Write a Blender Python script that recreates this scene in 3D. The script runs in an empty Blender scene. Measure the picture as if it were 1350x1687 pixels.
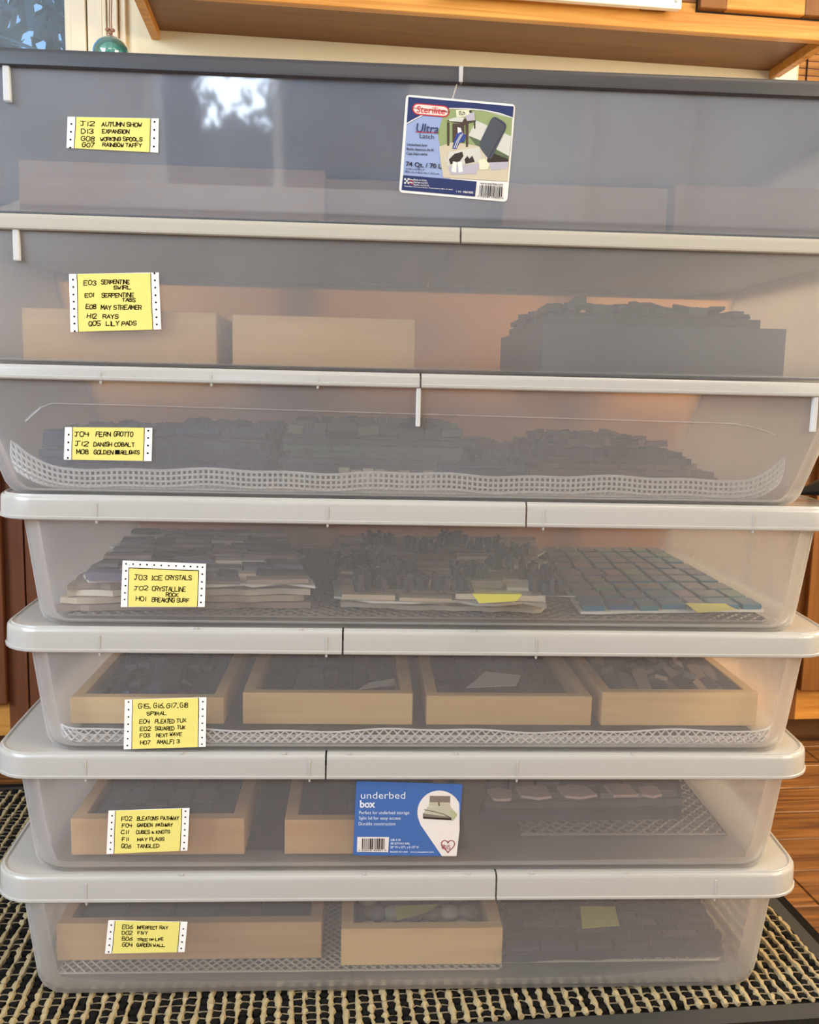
import bpy, bmesh, math, random
from mathutils import Vector, Matrix

random.seed(7)
C = bpy.context.scene.collection
sc = bpy.context.scene

# ------------------------------------------------------------------ camera
FPX, IW, IH = 1500.0, 1350, 1687
TH, YAW, RHO = math.atan((843.5-640)/FPX), math.radians(3.0), math.radians(1.3)
CAM = Vector((0, -0.9, 0.67))
Fv = Vector((math.sin(YAW)*math.cos(TH), math.cos(YAW)*math.cos(TH), -math.sin(TH)))
Rv = Vector((math.cos(YAW), -math.sin(YAW), 0)); Uv = Rv.cross(Fv)
R2 = Rv*math.cos(RHO)+Uv*math.sin(RHO); U2 = Uv*math.cos(RHO)-Rv*math.sin(RHO)
cd = bpy.data.cameras.new('camera'); cam = bpy.data.objects.new('camera', cd); C.objects.link(cam)
cd.sensor_fit = 'VERTICAL'; cd.sensor_height = 24.0; cd.lens = 24.0*FPX/IH; cd.clip_start = 0.02
cam.matrix_world = Matrix(((R2.x, U2.x, -Fv.x, CAM.x), (R2.y, U2.y, -Fv.y, CAM.y), (R2.z, U2.z, -Fv.z, CAM.z), (0, 0, 0, 1)))
sc.camera = cam
# kitchen frame: the room stands turned 3.7 degrees against the stack
KM = Matrix.Translation((0, -0.9, 0)) @ Matrix.Rotation(math.radians(3.7), 4, 'Z') @ Matrix.Translation((0, 0.9, 0))
KI = KM.inverted()

# ------------------------------------------------------------------ world, lights, exposure
w = bpy.data.worlds.new('world'); sc.world = w; w.use_nodes = True
bg = w.node_tree.nodes['Background']; bg.inputs[0].default_value = (0.26, 0.48, 0.85, 1); bg.inputs[1].default_value = 1.2
sc.view_settings.view_transform = 'Standard'; sc.view_settings.look = 'None'
sc.view_settings.gamma = 1; sc.view_settings.use_curve_mapping = False
sc.view_settings.exposure = 0.0
sc.cycles.transparent_max_bounces = 64
sc.cycles.max_bounces = 10
sc.cycles.diffuse_bounces = 4
sc.cycles.glossy_bounces = 4
sc.cycles.transmission_bounces = 8
sc.cycles.use_denoising = True
def area(name, loc, target, sx, sy, energy, col):
    l = bpy.data.lights.new(name, 'AREA'); l.shape = 'RECTANGLE'; l.size = sx; l.size_y = sy
    l.energy = energy; l.color = col
    o = bpy.data.objects.new(name, l); C.objects.link(o); o.location = loc
    o.rotation_euler = (Vector(target)-Vector(loc)).to_track_quat('-Z', 'Y').to_euler()
    return o
area('window_light_left', (-2.4, -1.2, 1.62), (0.2, -0.2, 0.95), 3.0, 1.4, 225, (0.62, 0.79, 1.0))
area('window_light_right', (2.9, -1.2, 1.62), (0.2, 0.2, 0.95), 2.8, 1.3, 135, (1.0, 0.87, 0.66))  # added warm fill; the right wall has no window
area('garden_light_rear', (-0.65, -4.9, 1.7), (-0.35, 0, 1.2), 2.4, 1.6, 150, (0.74, 0.86, 1.0))
area('ceiling_lamp_right', (1.0, -0.6, 2.46), (0.9, 0.3, 0.3), 0.8, 0.8, 14, (1.0, 0.78, 0.50))
area('floor_lamp_right', (1.60, 0.32, 1.15), (0.4, 0.18, 0.50), 0.5, 0.7, 26, (1.0, 0.80, 0.52))  # added fill that brightens the right ends of the bins
area('ceiling_lamp_middle', (0.0, -2.0, 2.46), (0.1, -0.2, 0.3), 1.2, 0.9, 16, (1.0, 0.84, 0.62))

# ------------------------------------------------------------------ helpers
MW = {}
def lin(r, g, b):
    f = lambda c: (c/255/12.92) if c/255 <= 0.04045 else ((c/255+0.055)/1.055)**2.4
    return (f(r), f(g), f(b), 1)
def ray(px, py, fr=None):
    d = Fv*FPX+R2*(px-IW/2)-U2*(py-IH/2); o = CAM
    if fr == 'K':
        d = KI.to_3x3() @ d; o = KI @ CAM
    return o, d
def at(px, py, Y, fr=None):
    o, d = ray(px, py, fr); return o+d*((Y-o.y)/d.y)
def atz(px, py, z, fr=None):
    o, d = ray(px, py, fr); return o+d*((z-o.z)/d.z)
def mark(o, label=None, cat=None, group=None, kind=None):
    if label: o['label'] = label
    if cat: o['category'] = cat
    if group: o['group'] = group
    if kind: o['kind'] = kind
    return o
def empty(name, M, label, cat, group=None):
    o = bpy.data.objects.new(name, None); C.objects.link(o); o.empty_display_size = 0.02
    if not isinstance(M, Matrix): M = Matrix.Translation(M)
    o.matrix_world = M; MW[o.name] = M.copy()
    return mark(o, label, cat, group)
def obj(name, bm, mat, parent=None, fr=None, smooth=False, kind=None, mats=None):
    """link one mesh object; bm is in stack coordinates (fr None) or kitchen coordinates (fr 'K')"""
    F0 = KM if fr == 'K' else Matrix.Identity(4)
    if parent is not None:
        P = MW[parent.name]; L = None
    else:
        xs = [v.co.x for v in bm.verts]; ys = [v.co.y for v in bm.verts]; zs = [v.co.z for v in bm.verts]
        P = F0 @ Matrix.Translation(((min(xs)+max(xs))/2, (min(ys)+max(ys))/2, min(zs)))
    bm.transform(P.inverted() @ F0)
    bmesh.ops.recalc_face_normals(bm, faces=bm.faces[:])
    me = bpy.data.meshes.new(name); bm.to_mesh(me); bm.free()
    for m in (mats or [mat]): me.materials.append(m)
    if smooth:
        for p in me.polygons: p.use_smooth = True
        try: me.set_sharp_from_angle(angle=math.radians(40))
        except Exception: pass
    o = bpy.data.objects.new(name, me); C.objects.link(o)
    if parent is not None:
        o.parent = parent; MW[o.name] = P.copy()
    else:
        o.matrix_world = P; MW[o.name] = P.copy()
    if kind: o['kind'] = kind
    return o
def box(bm, x0, x1, y0, y1, z0, z1, bev=0.0, mi=0):
    vs = [bm.verts.new((x, y, z)) for x in (x0, x1) for y in (y0, y1) for z in (z0, z1)]
    fs = [bm.faces.new([vs[i] for i in q]) for q in ((0, 1, 3, 2), (4, 6, 7, 5), (0, 4, 5, 1), (2, 3, 7, 6), (0, 2, 6, 4), (1, 5, 7, 3))]
    for f in fs: f.material_index = mi
    if bev > 0:
        es = list({e for f in fs for e in f.edges})
        bmesh.ops.recalc_face_normals(bm, faces=fs)
        bmesh.ops.bevel(bm, geom=es, offset=bev, segments=1, affect='EDGES', profile=0.5)
    return vs
def boxbm(*a, **k):
    bm = bmesh.new(); box(bm, *a, **k); return bm
def rrect(x0, x1, y0, y1, r, n=5, bow=0.0):
    pts = []; hy = (y1-y0)/2; my = (y0+y1)/2
    for cx, cy, a0 in ((x1-r, y0+r, -90), (x1-r, y1-r, 0), (x0+r, y1-r, 90), (x0+r, y0+r, 180)):
        for k in range(n+1):
            a = math.radians(a0+90*k/n)
            x, y = cx+r*math.cos(a), cy+r*math.sin(a)
            pts.append((x, y))
    if bow:
        # extra points on the two ends, bowed outwards
        out = []
        for i, p in enumerate(pts):
            out.append(p)
            q = pts[(i+1) % len(pts)]
            if abs(p[0]-q[0]) < 1e-6 and abs(p[1]-q[1]) > r:
                for k in range(1, 8):
                    out.append((p[0], p[1]+(q[1]-p[1])*k/8))
        pts = []
        for (x, y) in out:
            s = 1-((y-my)/hy)**2
            d = bow*s*(1 if x > (x0+x1)/2 else -1)*max(0, (abs(x-(x0+x1)/2)-((x1-x0)/2-r))/r)
            pts.append((x+d, y))
    return pts
def loft(bm, rings, cap0=False, cap1=False, mi=0, close=False):
    R = [[bm.verts.new(p) for p in r] for r in rings]
    n = len(R[0]); prs = list(zip(R, R[1:]))
    if close: prs.append((R[-1], R[0]))
    for a, b in prs:
        for i in range(n):
            f = bm.faces.new((a[i], a[(i+1) % n], b[(i+1) % n], b[i])); f.material_index = mi
    if cap0: bm.faces.new(R[0][::-1]).material_index = mi
    if cap1: bm.faces.new(R[-1]).material_index = mi
    return R
def tube(bm, pts, r, n=8, mi=0):
    rings = []
    for i, p in enumerate(pts):
        p = Vector(p); a = Vector(pts[max(0, i-1)]); b = Vector(pts[min(len(pts)-1, i+1)])
        d = (b-a).normalized(); u = d.orthogonal().normalized() if abs(d.z) > .9 else d.cross(Vector((0, 0, 1))).normalized(); v = d.cross(u)
        rr = r[i] if isinstance(r, (list, tuple)) else r
        rings.append([p+(u*math.cos(2*math.pi*k/n)+v*math.sin(2*math.pi*k/n))*rr for k in range(n)])
    loft(bm, rings, True, True, mi)
def blob(bm, c, rx, ry, rz, seg=8, rings=5, jit=0.0, mi=0):
    R = []
    for i in range(1, rings):
        t = math.pi*i/rings
        R.append([(c[0]+rx*math.sin(t)*math.cos(2*math.pi*k/seg)*(1+random.uniform(-jit, jit)), c[1]+ry*math.sin(t)*math.sin(2*math.pi*k/seg)*(1+random.uniform(-jit, jit)), c[2]-rz*math.cos(t)) for k in range(seg)])
    rr = loft(bm, R, mi=mi)
    b = bm.verts.new((c[0], c[1], c[2]-rz)); t = bm.verts.new((c[0], c[1], c[2]+rz))
    for k in range(seg):
        bm.faces.new((b, rr[0][(k+1) % seg], rr[0][k])).material_index = mi
        bm.faces.new((t, rr[-1][k], rr[-1][(k+1) % seg])).material_index = mi

# ------------------------------------------------------------------ materials
def nmat(name):
    m = bpy.data.materials.new(name); m.use_nodes = True
    nt = m.node_tree; nt.nodes.clear()
    o = nt.nodes.new('ShaderNodeOutputMaterial')
    return m, nt, o
def N(nt, t, **k):
    n = nt.nodes.new('ShaderNode'+t)
    for a, v in k.items():
        if a in n.inputs: n.inputs[a].default_value = v
        else: setattr(n, a, v)
    return n
def plain(name, rgb, rough=0.5, spec=0.4, noise=0.0, scale=40, bump=0.0, emit=None):
    m, nt, o = nmat(name)
    p = N(nt, 'BsdfPrincipled'); p.inputs['Roughness'].default_value = rough; p.inputs['Specular IOR Level'].default_value = spec
    c = lin(*rgb); p.inputs['Base Color'].default_value = c
    nt.links.new(p.outputs[0], o.inputs[0])
    if noise or bump:
        tc = N(nt, 'TexCoord'); nz = N(nt, 'TexNoise'); nz.inputs['Scale'].default_value = scale; nz.inputs['Detail'].default_value = 4
        nt.links.new(tc.outputs['Object'], nz.inputs['Vector'])
        if noise:
            mx = N(nt, 'MixRGB', blend_type='MIX')
            mx.inputs[1].default_value = tuple(x*(1-noise) for x in c[:3])+(1,); mx.inputs[2].default_value = tuple(min(1, x*(1+noise)) for x in c[:3])+(1,)
            nt.links.new(nz.outputs[0], mx.inputs[0]); nt.links.new(mx.outputs[0], p.inputs['Base Color'])
        if bump:
            b = N(nt, 'Bump'); b.inputs['Strength'].default_value = bump; b.inputs['Distance'].default_value = 0.002
            nt.links.new(nz.outputs[0], b.inputs['Height']); nt.links.new(b.outputs[0], p.inputs['Normal'])
    return m
def frosted(name, rgb, haze, rough=0.25, gloss=0.05, tint=(1, 1, 1), trans=0.45, mott=0.0, blur=0.0):
    """translucent plastic: see-through share, a milky share that scatters light, and a reflective coat"""
    m, nt, o = nmat(name)
    c = lin(*rgb)
    t = N(nt, 'BsdfTransparent'); t.inputs[0].default_value = tuple(tint)+(1,)
    if blur:
        rf = N(nt, 'BsdfRefraction'); rf.inputs['Roughness'].default_value = blur; rf.inputs['IOR'].default_value = 1.3; rf.inputs[0].default_value = tuple(tint)+(1,)
        mb = N(nt, 'MixShader'); mb.inputs[0].default_value = .85
        nt.links.new(t.outputs[0], mb.inputs[1]); nt.links.new(rf.outputs[0], mb.inputs[2]); t = mb
    d = N(nt, 'BsdfDiffuse'); d.inputs[0].default_value = c
    tr = N(nt, 'BsdfTranslucent'); tr.inputs[0].default_value = c
    m1 = N(nt, 'MixShader'); m1.inputs[0].default_value = trans
    nt.links.new(d.outputs[0], m1.inputs[1]); nt.links.new(tr.outputs[0], m1.inputs[2])
    m2 = N(nt, 'MixShader'); m2.inputs[0].default_value = haze
    nt.links.new(t.outputs[0], m2.inputs[1]); nt.links.new(m1.outputs[0], m2.inputs[2])
    if mott:
        tc = N(nt, 'TexCoord'); nz = N(nt, 'TexNoise'); nz.inputs['Scale'].default_value = 9; nz.inputs['Detail'].default_value = 3
        nt.links.new(tc.outputs['Object'], nz.inputs['Vector'])
        mr = N(nt, 'MapRange'); mr.inputs[1].default_value = .3; mr.inputs[2].default_value = .7; mr.inputs[3].default_value = haze*(1-mott); mr.inputs[4].default_value = haze*(1+mott)
        nt.links.new(nz.outputs[0], mr.inputs[0]); nt.links.new(mr.outputs[0], m2.inputs[0])
    # the milky share grows with the length of the path through the sheet: 1-(1-h)^(1/cos)
    src = mr.outputs[0] if mott else None
    ge = N(nt, 'NewGeometry'); dp = N(nt, 'VectorMath', operation='DOT_PRODUCT'); nt.links.new(ge.outputs['Normal'], dp.inputs[0]); nt.links.new(ge.outputs['Incoming'], dp.inputs[1])
    ab = N(nt, 'Math', operation='ABSOLUTE'); nt.links.new(dp.outputs['Value'], ab.inputs[0])
    mxx = N(nt, 'Math', operation='MAXIMUM'); mxx.inputs[1].default_value = .15; nt.links.new(ab.outputs[0], mxx.inputs[0])
    iv = N(nt, 'Math', operation='DIVIDE'); iv.inputs[0].default_value = 1.0; nt.links.new(mxx.outputs[0], iv.inputs[1])
    om = N(nt, 'Math', operation='SUBTRACT'); om.inputs[0].default_value = 1.0; om.inputs[1].default_value = haze
    if src: nt.links.new(src, om.inputs[1])
    pw = N(nt, 'Math', operation='POWER'); nt.links.new(om.outputs[0], pw.inputs[0]); nt.links.new(iv.outputs[0], pw.inputs[1])
    o2 = N(nt, 'Math', operation='SUBTRACT'); o2.inputs[0].default_value = 1.0; nt.links.new(pw.outputs[0], o2.inputs[1])
    nt.links.new(o2.outputs[0], m2.inputs[0])
    g = N(nt, 'BsdfGlossy'); g.inputs['Roughness'].default_value = rough; g.inputs[0].default_value = (1, 1, 1, 1)
    fr = N(nt, 'Fresnel'); fr.inputs[0].default_value = 1.45
    mu = N(nt, 'Math', operation='MULTIPLY'); mu.inputs[1].default_value = gloss/0.035
    nt.links.new(fr.outputs[0], mu.inputs[0])
    m3 = N(nt, 'MixShader'); nt.links.new(mu.outputs[0], m3.inputs[0])
    nt.links.new(m2.outputs[0], m3.inputs[1]); nt.links.new(g.outputs[0], m3.inputs[2])
    nt.links.new(m3.outputs[0], o.inputs[0])
    return m
def wood(name, a, b, scale=(3, 60, 60), rough=0.45, dist=1.5, vary=0.0, knots=False, spec=0.35):
    m, nt, o = nmat(name)
    p = N(nt, 'BsdfPrincipled'); p.inputs['Roughness'].default_value = rough; p.inputs['Specular IOR Level'].default_value = spec
    tc = N(nt, 'TexCoord'); mp = N(nt, 'Mapping'); mp.inputs['Scale'].default_value = scale
    oi = N(nt, 'ObjectInfo'); ad = N(nt, 'VectorMath', operation='ADD')
    mul = N(nt, 'Math', operation='MULTIPLY'); mul.inputs[1].default_value = 37.0
    nt.links.new(oi.outputs['Random'], mul.inputs[0])
    nt.links.new(tc.outputs['Object'], mp.inputs[0]); nt.links.new(mp.outputs[0], ad.inputs[0]); nt.links.new(mul.outputs[0], ad.inputs[1])
    nz = N(nt, 'TexNoise'); nz.inputs['Scale'].default_value = 1.0; nz.inputs['Detail'].default_value = 5; nz.inputs['Distortion'].default_value = dist
    nt.links.new(ad.outputs[0], nz.inputs['Vector'])
    cr = N(nt, 'ValToRGB'); cr.color_ramp.elements[0].position = .32; cr.color_ramp.elements[1].position = .68
    cr.color_ramp.elements[0].color = lin(*a); cr.color_ramp.elements[1].color = lin(*b)
    nt.links.new(nz.outputs[0], cr.inputs[0])
    src = cr.outputs[0]
    if vary:
        hs = N(nt, 'HueSaturation'); mr = N(nt, 'MapRange'); mr.inputs[3].default_value = 1-vary; mr.inputs[4].default_value = 1+vary
        nt.links.new(oi.outputs['Random'], mr.inputs[0]); nt.links.new(mr.outputs[0], hs.inputs['Value']); nt.links.new(src, hs.inputs['Color']); src = hs.outputs[0]
    if knots:
        vo = N(nt, 'TexVoronoi'); vo.inputs['Scale'].default_value = 1.0
        mp2 = N(nt, 'Mapping'); mp2.inputs['Scale'].default_value = (4.5, 9, 9)
        ad2 = N(nt, 'VectorMath', operation='ADD')
        nt.links.new(tc.outputs['Object'], mp2.inputs[0]); nt.links.new(mp2.outputs[0], ad2.inputs[0]); nt.links.new(mul.outputs[0], ad2.inputs[1]); nt.links.new(ad2.outputs[0], vo.inputs['Vector'])
        r2 = N(nt, 'ValToRGB'); r2.color_ramp.elements[0].position = .05; r2.color_ramp.elements[1].position = .22
        r2.color_ramp.elements[0].color = (0.12, 0.08, 0.05, 1); r2.color_ramp.elements[1].color = (1, 1, 1, 1)
        nt.links.new(vo.outputs['Distance'], r2.inputs[0])
        mx = N(nt, 'MixRGB', blend_type='MULTIPLY'); mx.inputs[0].default_value = .9
        nt.links.new(src, mx.inputs[1]); nt.links.new(r2.outputs[0], mx.inputs[2]); src = mx.outputs[0]
    nt.links.new(src, p.inputs['Base Color'])
    b_ = N(nt, 'Bump'); b_.inputs['Strength'].default_value = .15; b_.inputs['Distance'].default_value = .001
    nt.links.new(nz.outputs[0], b_.inputs['Height']); nt.links.new(b_.outputs[0], p.inputs['Normal'])
    nt.links.new(p.outputs[0], o.inputs[0])
    return m

M = {}
M['bin_frost'] = frosted('bin_frosted_plastic', (226, 222, 220), 0.105, 0.35, 0.02, mott=.12)
M['bin_milky'] = frosted('bin_milky_plastic', (226, 222, 222), 0.185, 0.3, 0.03, mott=.12)
M['bin_clear'] = frosted('bin_clear_plastic', (204, 212, 230), 0.26, 0.04, 0.075, mott=.15)  # bluish haze puts the cool room reflection into the plastic's colour
M['bin_frost_back'] = frosted('bin_frosted_back', (226, 222, 220), 0.13, 0.35, 0.02, mott=.12, blur=.42)
M['bin_milky_back'] = frosted('bin_milky_back', (226, 222, 222), 0.185, 0.3, 0.03, mott=.12, blur=.5)
M['bin_clear_back'] = frosted('bin_clear_back', (206, 213, 230), 0.24, 0.15, 0.03, mott=.15, blur=.4)
M['lid_white'] = frosted('lid_translucent_white', (202, 197, 190), 0.82, 0.22, 0.04, trans=.35)
M['lid_opaque'] = plain('lid_white_plastic', (160, 153, 140), .6, .15)
M['lid_grey'] = plain('lid_dark_grey_plastic', (50, 49, 54), .38, .5)
M['rib'] = frosted('moulded_rib_plastic', (240, 238, 235), 0.75, 0.3, 0.04)
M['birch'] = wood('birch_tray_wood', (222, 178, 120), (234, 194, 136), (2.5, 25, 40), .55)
M['birch_dark'] = wood('shaded_tray_wood', (202, 156, 106), (216, 172, 122), (2.5, 25, 40), .55)  # shaded copy of the tray wood, dimmer light put into its colour
M['oak'] = wood('golden_oak_cabinet', (176, 112, 44), (206, 148, 72), (2.2, 30, 45), .4, 2.0, .04)
M['oak_v'] = wood('golden_oak_upright', (112, 68, 27), (132, 84, 38), (30, 30, 2.2), .4, 2.0, .04)
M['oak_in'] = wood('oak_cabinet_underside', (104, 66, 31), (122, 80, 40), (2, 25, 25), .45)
M['oak_brown'] = wood('brown_oak_cabinet', (96, 52, 30), (116, 66, 38), (30, 30, 2.2), .4, 2.0, .05)
M['gap'] = plain('dark_gap', (30, 20, 14), .9)
M['floor'] = wood('rustic_oak_floor', (76, 44, 20), (140, 92, 46), (2.4, 34, 34), .42, 3.0, .13, True)
M['sub'] = plain('subfloor', (40, 26, 14), .9)
M['wall'] = plain('cream_wall_paint', (224, 212, 182), .7, .2, .03, 6)
M['ceil'] = plain('ceiling_paint', (238, 234, 226), .8)
M['trim'] = plain('cream_trim_paint', (226, 210, 182), .4, .4)
M['trimw'] = plain('white_trim_paint', (238, 234, 224), .45, .4)
M['counter'] = plain('stone_worktop', (150, 132, 112), .3, .5, .2, 90)
M['rubber'] = plain('black_rubber', (50, 48, 46), .65, .3, .1, 60, .1)
M['yarn_b'] = plain('black_yarn', (20, 18, 16), .9, .1, .3, 300)
M['yarn_t'] = plain('beige_yarn', (156, 138, 104), .9, .1, .2, 260, .3)
M['yellow'] = plain('yellow_paper', (216, 202, 112), .75, .2, .03, 120)
M['note_shaded'] = plain('shaded_yellow_note', (172, 164, 84), .75, .2)  # darker copy of the note yellow, shade put into the colour
M['note'] = plain('yellow_sticky_note', (220, 212, 112), .75, .2)
M['white'] = plain('white_paper', (228, 222, 216), .7, .2)
M['ink'] = plain('black_ink', (18, 14, 10), .7, .1)
M['black'] = plain('black_print', (16, 14, 14), .6)

# ------------------------------------------------------------------ the room (kitchen frame)
YF, YU, YW = 0.68, 1.00, 1.25          # base cabinet face, upper cabinet face, back wall
def S(name, bm, mat, parent=None, mats=None):
    return obj(name, bm, mat, parent, 'K', kind='structure' if parent is None else None, mats=mats)
fl = S('floor', boxbm(-2.5, 3.0, -3.7, 1.3, -0.06, -0.012), M['sub'])
# floor planks run along the cabinets; the ones the photo can show are single boards
def planks():
    y = -1.6; r = 0
    while y < 0.78:
        wd = 0.088
        x = -2.4+random.uniform(0, .9); xs = [-2.48]
        while x < 2.9: xs.append(x); x += random.uniform(.7, 1.3)
        xs.append(2.98)
        for a, b in zip(xs, xs[1:]):
            o = obj('plank', boxbm(a+.0006, b-.0006, y+.0007, y+wd-.0007, -0.012, random.uniform(-.0006, 0), .0012), M['floor'], fl, 'K')
        y += wd; r += 1
planks()
# back wall with the window opening at the left
wl = at(107, 40, YW, 'K'); wx1 = wl.x; wx0 = wx1-0.75; wz0, wz1 = 1.08, 2.05
bw = bmesh.new()
box(bw, -2.5, wx0, YW, YW+.12, 0, 2.5); box(bw, wx0, wx1, YW, YW+.12, 0, wz0); box(bw, wx0, wx1, YW, YW+.12, wz1, 2.5)
r0 = at(1316, 120, YW, 'K').x
box(bw, wx1, r0, YW, YW+.12, 0, 2.5); box(bw, r0, r0+.7, YW, YW+.12, 0, 1.1); box(bw, r0, r0+.7, YW, YW+.12, 2.05, 2.5); box(bw, r0+.7, 3.0, YW, YW+.12, 0, 2.5)
S('wall_back', bw, M['wall'])
S('wall_left', boxbm(-2.62, -2.5, -3.7, 1.37, 0, 2.5), M['wall'])
S('wall_right', boxbm(3.0, 3.12, -3.7, 1.37, 0, 2.5), M['wall'])
S('ceiling', boxbm(-2.62, 3.12, -3.82, 1.37, 2.5, 2.6), M['ceil'])
bm = bmesh.new(); fx0, fx1, fz0, fz1 = -1.48, .02, 1.05, 1.95
box(bm, -2.62, fx0, -3.82, -3.7, 0, 2.5); box(bm, fx1, 3.12, -3.82, -3.7, 0, 2.5); box(bm, fx0, fx1, -3.82, -3.7, 0, fz0); box(bm, fx0, fx1, -3.82, -3.7, fz1, 2.5)
S('wall_front', bm, plain('taupe_wall_paint', (236, 237, 240), .8))  # unseen wall, whitened so its reflection brightens the top bin
w3 = empty('window_3', KM @ Matrix.Translation((-.38, -3.7, fz0)), None, None); mark(w3, kind='structure')
bm = bmesh.new()
for a in ((fx0-.08, fx0, fz0-.08, fz1+.08), (fx1, fx1+.08, fz0-.08, fz1+.08), (fx0, fx1, fz0-.08, fz0), (fx0, fx1, fz1, fz1+.08)): box(bm, a[0], a[1], -3.7, -3.68, a[2], a[3])
obj('casing', bm, M['trimw'], w3, 'K')
obj('mullion', boxbm(-.80, -.75, -3.79, -3.73, fz0, fz1), M['trimw'], w3, 'K')
for k, x in enumerate((.96, 1.55)):
    S('trim_%d' % (k+1), boxbm(x, x+.10, -3.7, -3.66, 0, 2.1), M['trimw'])

# window_1: casing of stepped mouldings, sash, pane
w1 = empty('window_1', KM @ Matrix.Translation((wx0+.37, YW, wz0)), None, None); mark(w1, kind='structure')
cx = lambda px: at(px, 40, YW-.02, 'K').x
bm = bmesh.new()
for a, b, t in ((107, 116, .012), (116, 141, .018), (143.5, 168, .016), (169.5, 176, .026), (177, 194, .022), (195, 206, .012)):
    box(bm, cx(a), cx(b), YW-t, YW, .95, 2.2, .0015)
obj('casing', bm, M['trim'], w1, 'K')
bm = bmesh.new(); box(bm, wx0-.02, wx1+.02, YW-.02, YW+.02, wz0-.05, wz0, .002); box(bm, wx0-.02, wx1+.02, YW-.02, YW, wz1, wz1+.08, .002); box(bm, wx0-.1, wx0, YW-.02, YW, wz0-.05, wz1+.08, .002)
obj('casing', bm, M['trim'], w1, 'K')
bm = bmesh.new()
for a in ((wx0, wx0+.03, wz0, wz1), (wx1-.006, wx1, wz0, wz1), (wx0, wx1, wz0, wz0+.03), (wx0, wx1, wz1-.03, wz1)):
    box(bm, a[0], a[1], YW+.04, YW+.08, a[2], a[3])
obj('sash', bm, M['trim'], w1, 'K')
m, nt, o = nmat('window_glass'); t = N(nt, 'BsdfTransparent'); g = N(nt, 'BsdfGlossy'); g.inputs['Roughness'].default_value = .02
t.inputs[0].default_value = (.92, .95, .97, 1); mx = N(nt, 'MixShader'); mx.inputs[0].default_value = .06
nt.links.new(t.outputs[0], mx.inputs[1]); nt.links.new(g.outputs[0], mx.inputs[2]); nt.links.new(mx.outputs[0], o.inputs[0]); M['glass'] = m
obj('pane', boxbm(wx0, wx1, YW+.058, YW+.062, wz0, wz1), M['glass'], w1, 'K')
# window_2 at the right with its white casing
w2 = empty('window_2', KM @ Matrix.Translation((r0+.35, YW, 1.1)), None, None); mark(w2, kind='structure')
bm = bmesh.new(); ca, cb = at(1278, 120, YW-.02, 'K').x, at(1314, 120, YW-.02, 'K').x
box(bm, ca, cb, YW-.02, YW, 1.0, 2.1, .002)
obj('casing', bm, M['trimw'], w2, 'K')
bm = bmesh.new(); box(bm, r0, r0+.7, YW-.03, YW+.02, 1.06, 1.1, .002); box(bm, r0-.07, r0+.77, YW-.02, YW, 2.05, 2.12, .002)
obj('casing', bm, M['trimw'], w2, 'K')
obj('pane', boxbm(r0, r0+.7, YW+.078, YW+.082, 1.1, 2.05), M['glass'], w2, 'K')
M['bamboo'] = wood('bamboo_blind', (150, 100, 44), (188, 134, 70), (8, 60, 60), .6, 1, .12)
bl = empty('slatted_blind', KM @ Matrix.Translation((r0+.35, YW+.03, 1.1)), 'brown wooden slatted blind in the window beyond the right end of the upper cabinet', 'blind')
for k in range(56):
    z = 1.12+k*.0165
    obj('slat', boxbm(r0+.004, r0+.69, YW+.028, YW+.034, z, z+.015, .001), M['bamboo'], bl, 'K')
bm = bmesh.new()
for x in (r0+.035, r0+.35, r0+.62): tube(bm, [(x, YW+.026, 1.12), (x, YW+.026, 2.04)], .0015, 6)
obj('cord', bm, M['gap'], bl, 'K')

# shrub outside window_1
M['leaf'] = plain('blue_green_leaf', (44, 82, 96), .5, .5, .35, 8)
M['leaf2'] = plain('dark_leaf', (20, 42, 52), .6, .4, .3, 8)
sh = empty('garden_shrub', KM @ Matrix.Translation((wx1-.45, 2.6, 0)), 'blue-green spiky garden shrub seen through the window glass', 'shrub')
bm = bmesh.new(); bm2 = bmesh.new()
for k in range(1300):
    b = bm if k % 2 else bm2
    c0 = Vector((wx1-.2+random.gauss(0, .40)*1.2, 2.2+random.uniform(0, .9), random.uniform(.9, 1.9)))
    a = random.uniform(-1.2, 1.2); L = random.uniform(.15, .4); wdt = random.uniform(.006, .016)
    prev = None
    for s in range(5):
        t = s/4; p = c0+Vector((math.sin(a)*L*t, random.uniform(-.01, .01), math.cos(a)*L*t-.25*L*t*t))
        ww = wdt*(1-t*t)+.0008; q = Vector((math.cos(a), .3, -math.sin(a)))*ww
        v0, v1 = b.verts.new(p-q), b.verts.new(p+q)
        if prev: b.faces.new((prev[0], prev[1], v1, v0))
        prev = (v0, v1)
obj('foliage', bm, M['leaf'], sh, 'K', kind='stuff'); obj('foliage', bm2, M['leaf2'], sh, 'K', kind='stuff')
bm = bmesh.new()
for k in range(5): tube(bm, [(wx1-.6+.2*k, 2.5, -.1), (wx1-.55+.18*k, 2.55, .7), (wx1-.6+.22*k, 2.5, 1.5)], [.02, .014, .006], 6)
obj('stem', bm, M['leaf2'], sh, 'K')

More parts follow.
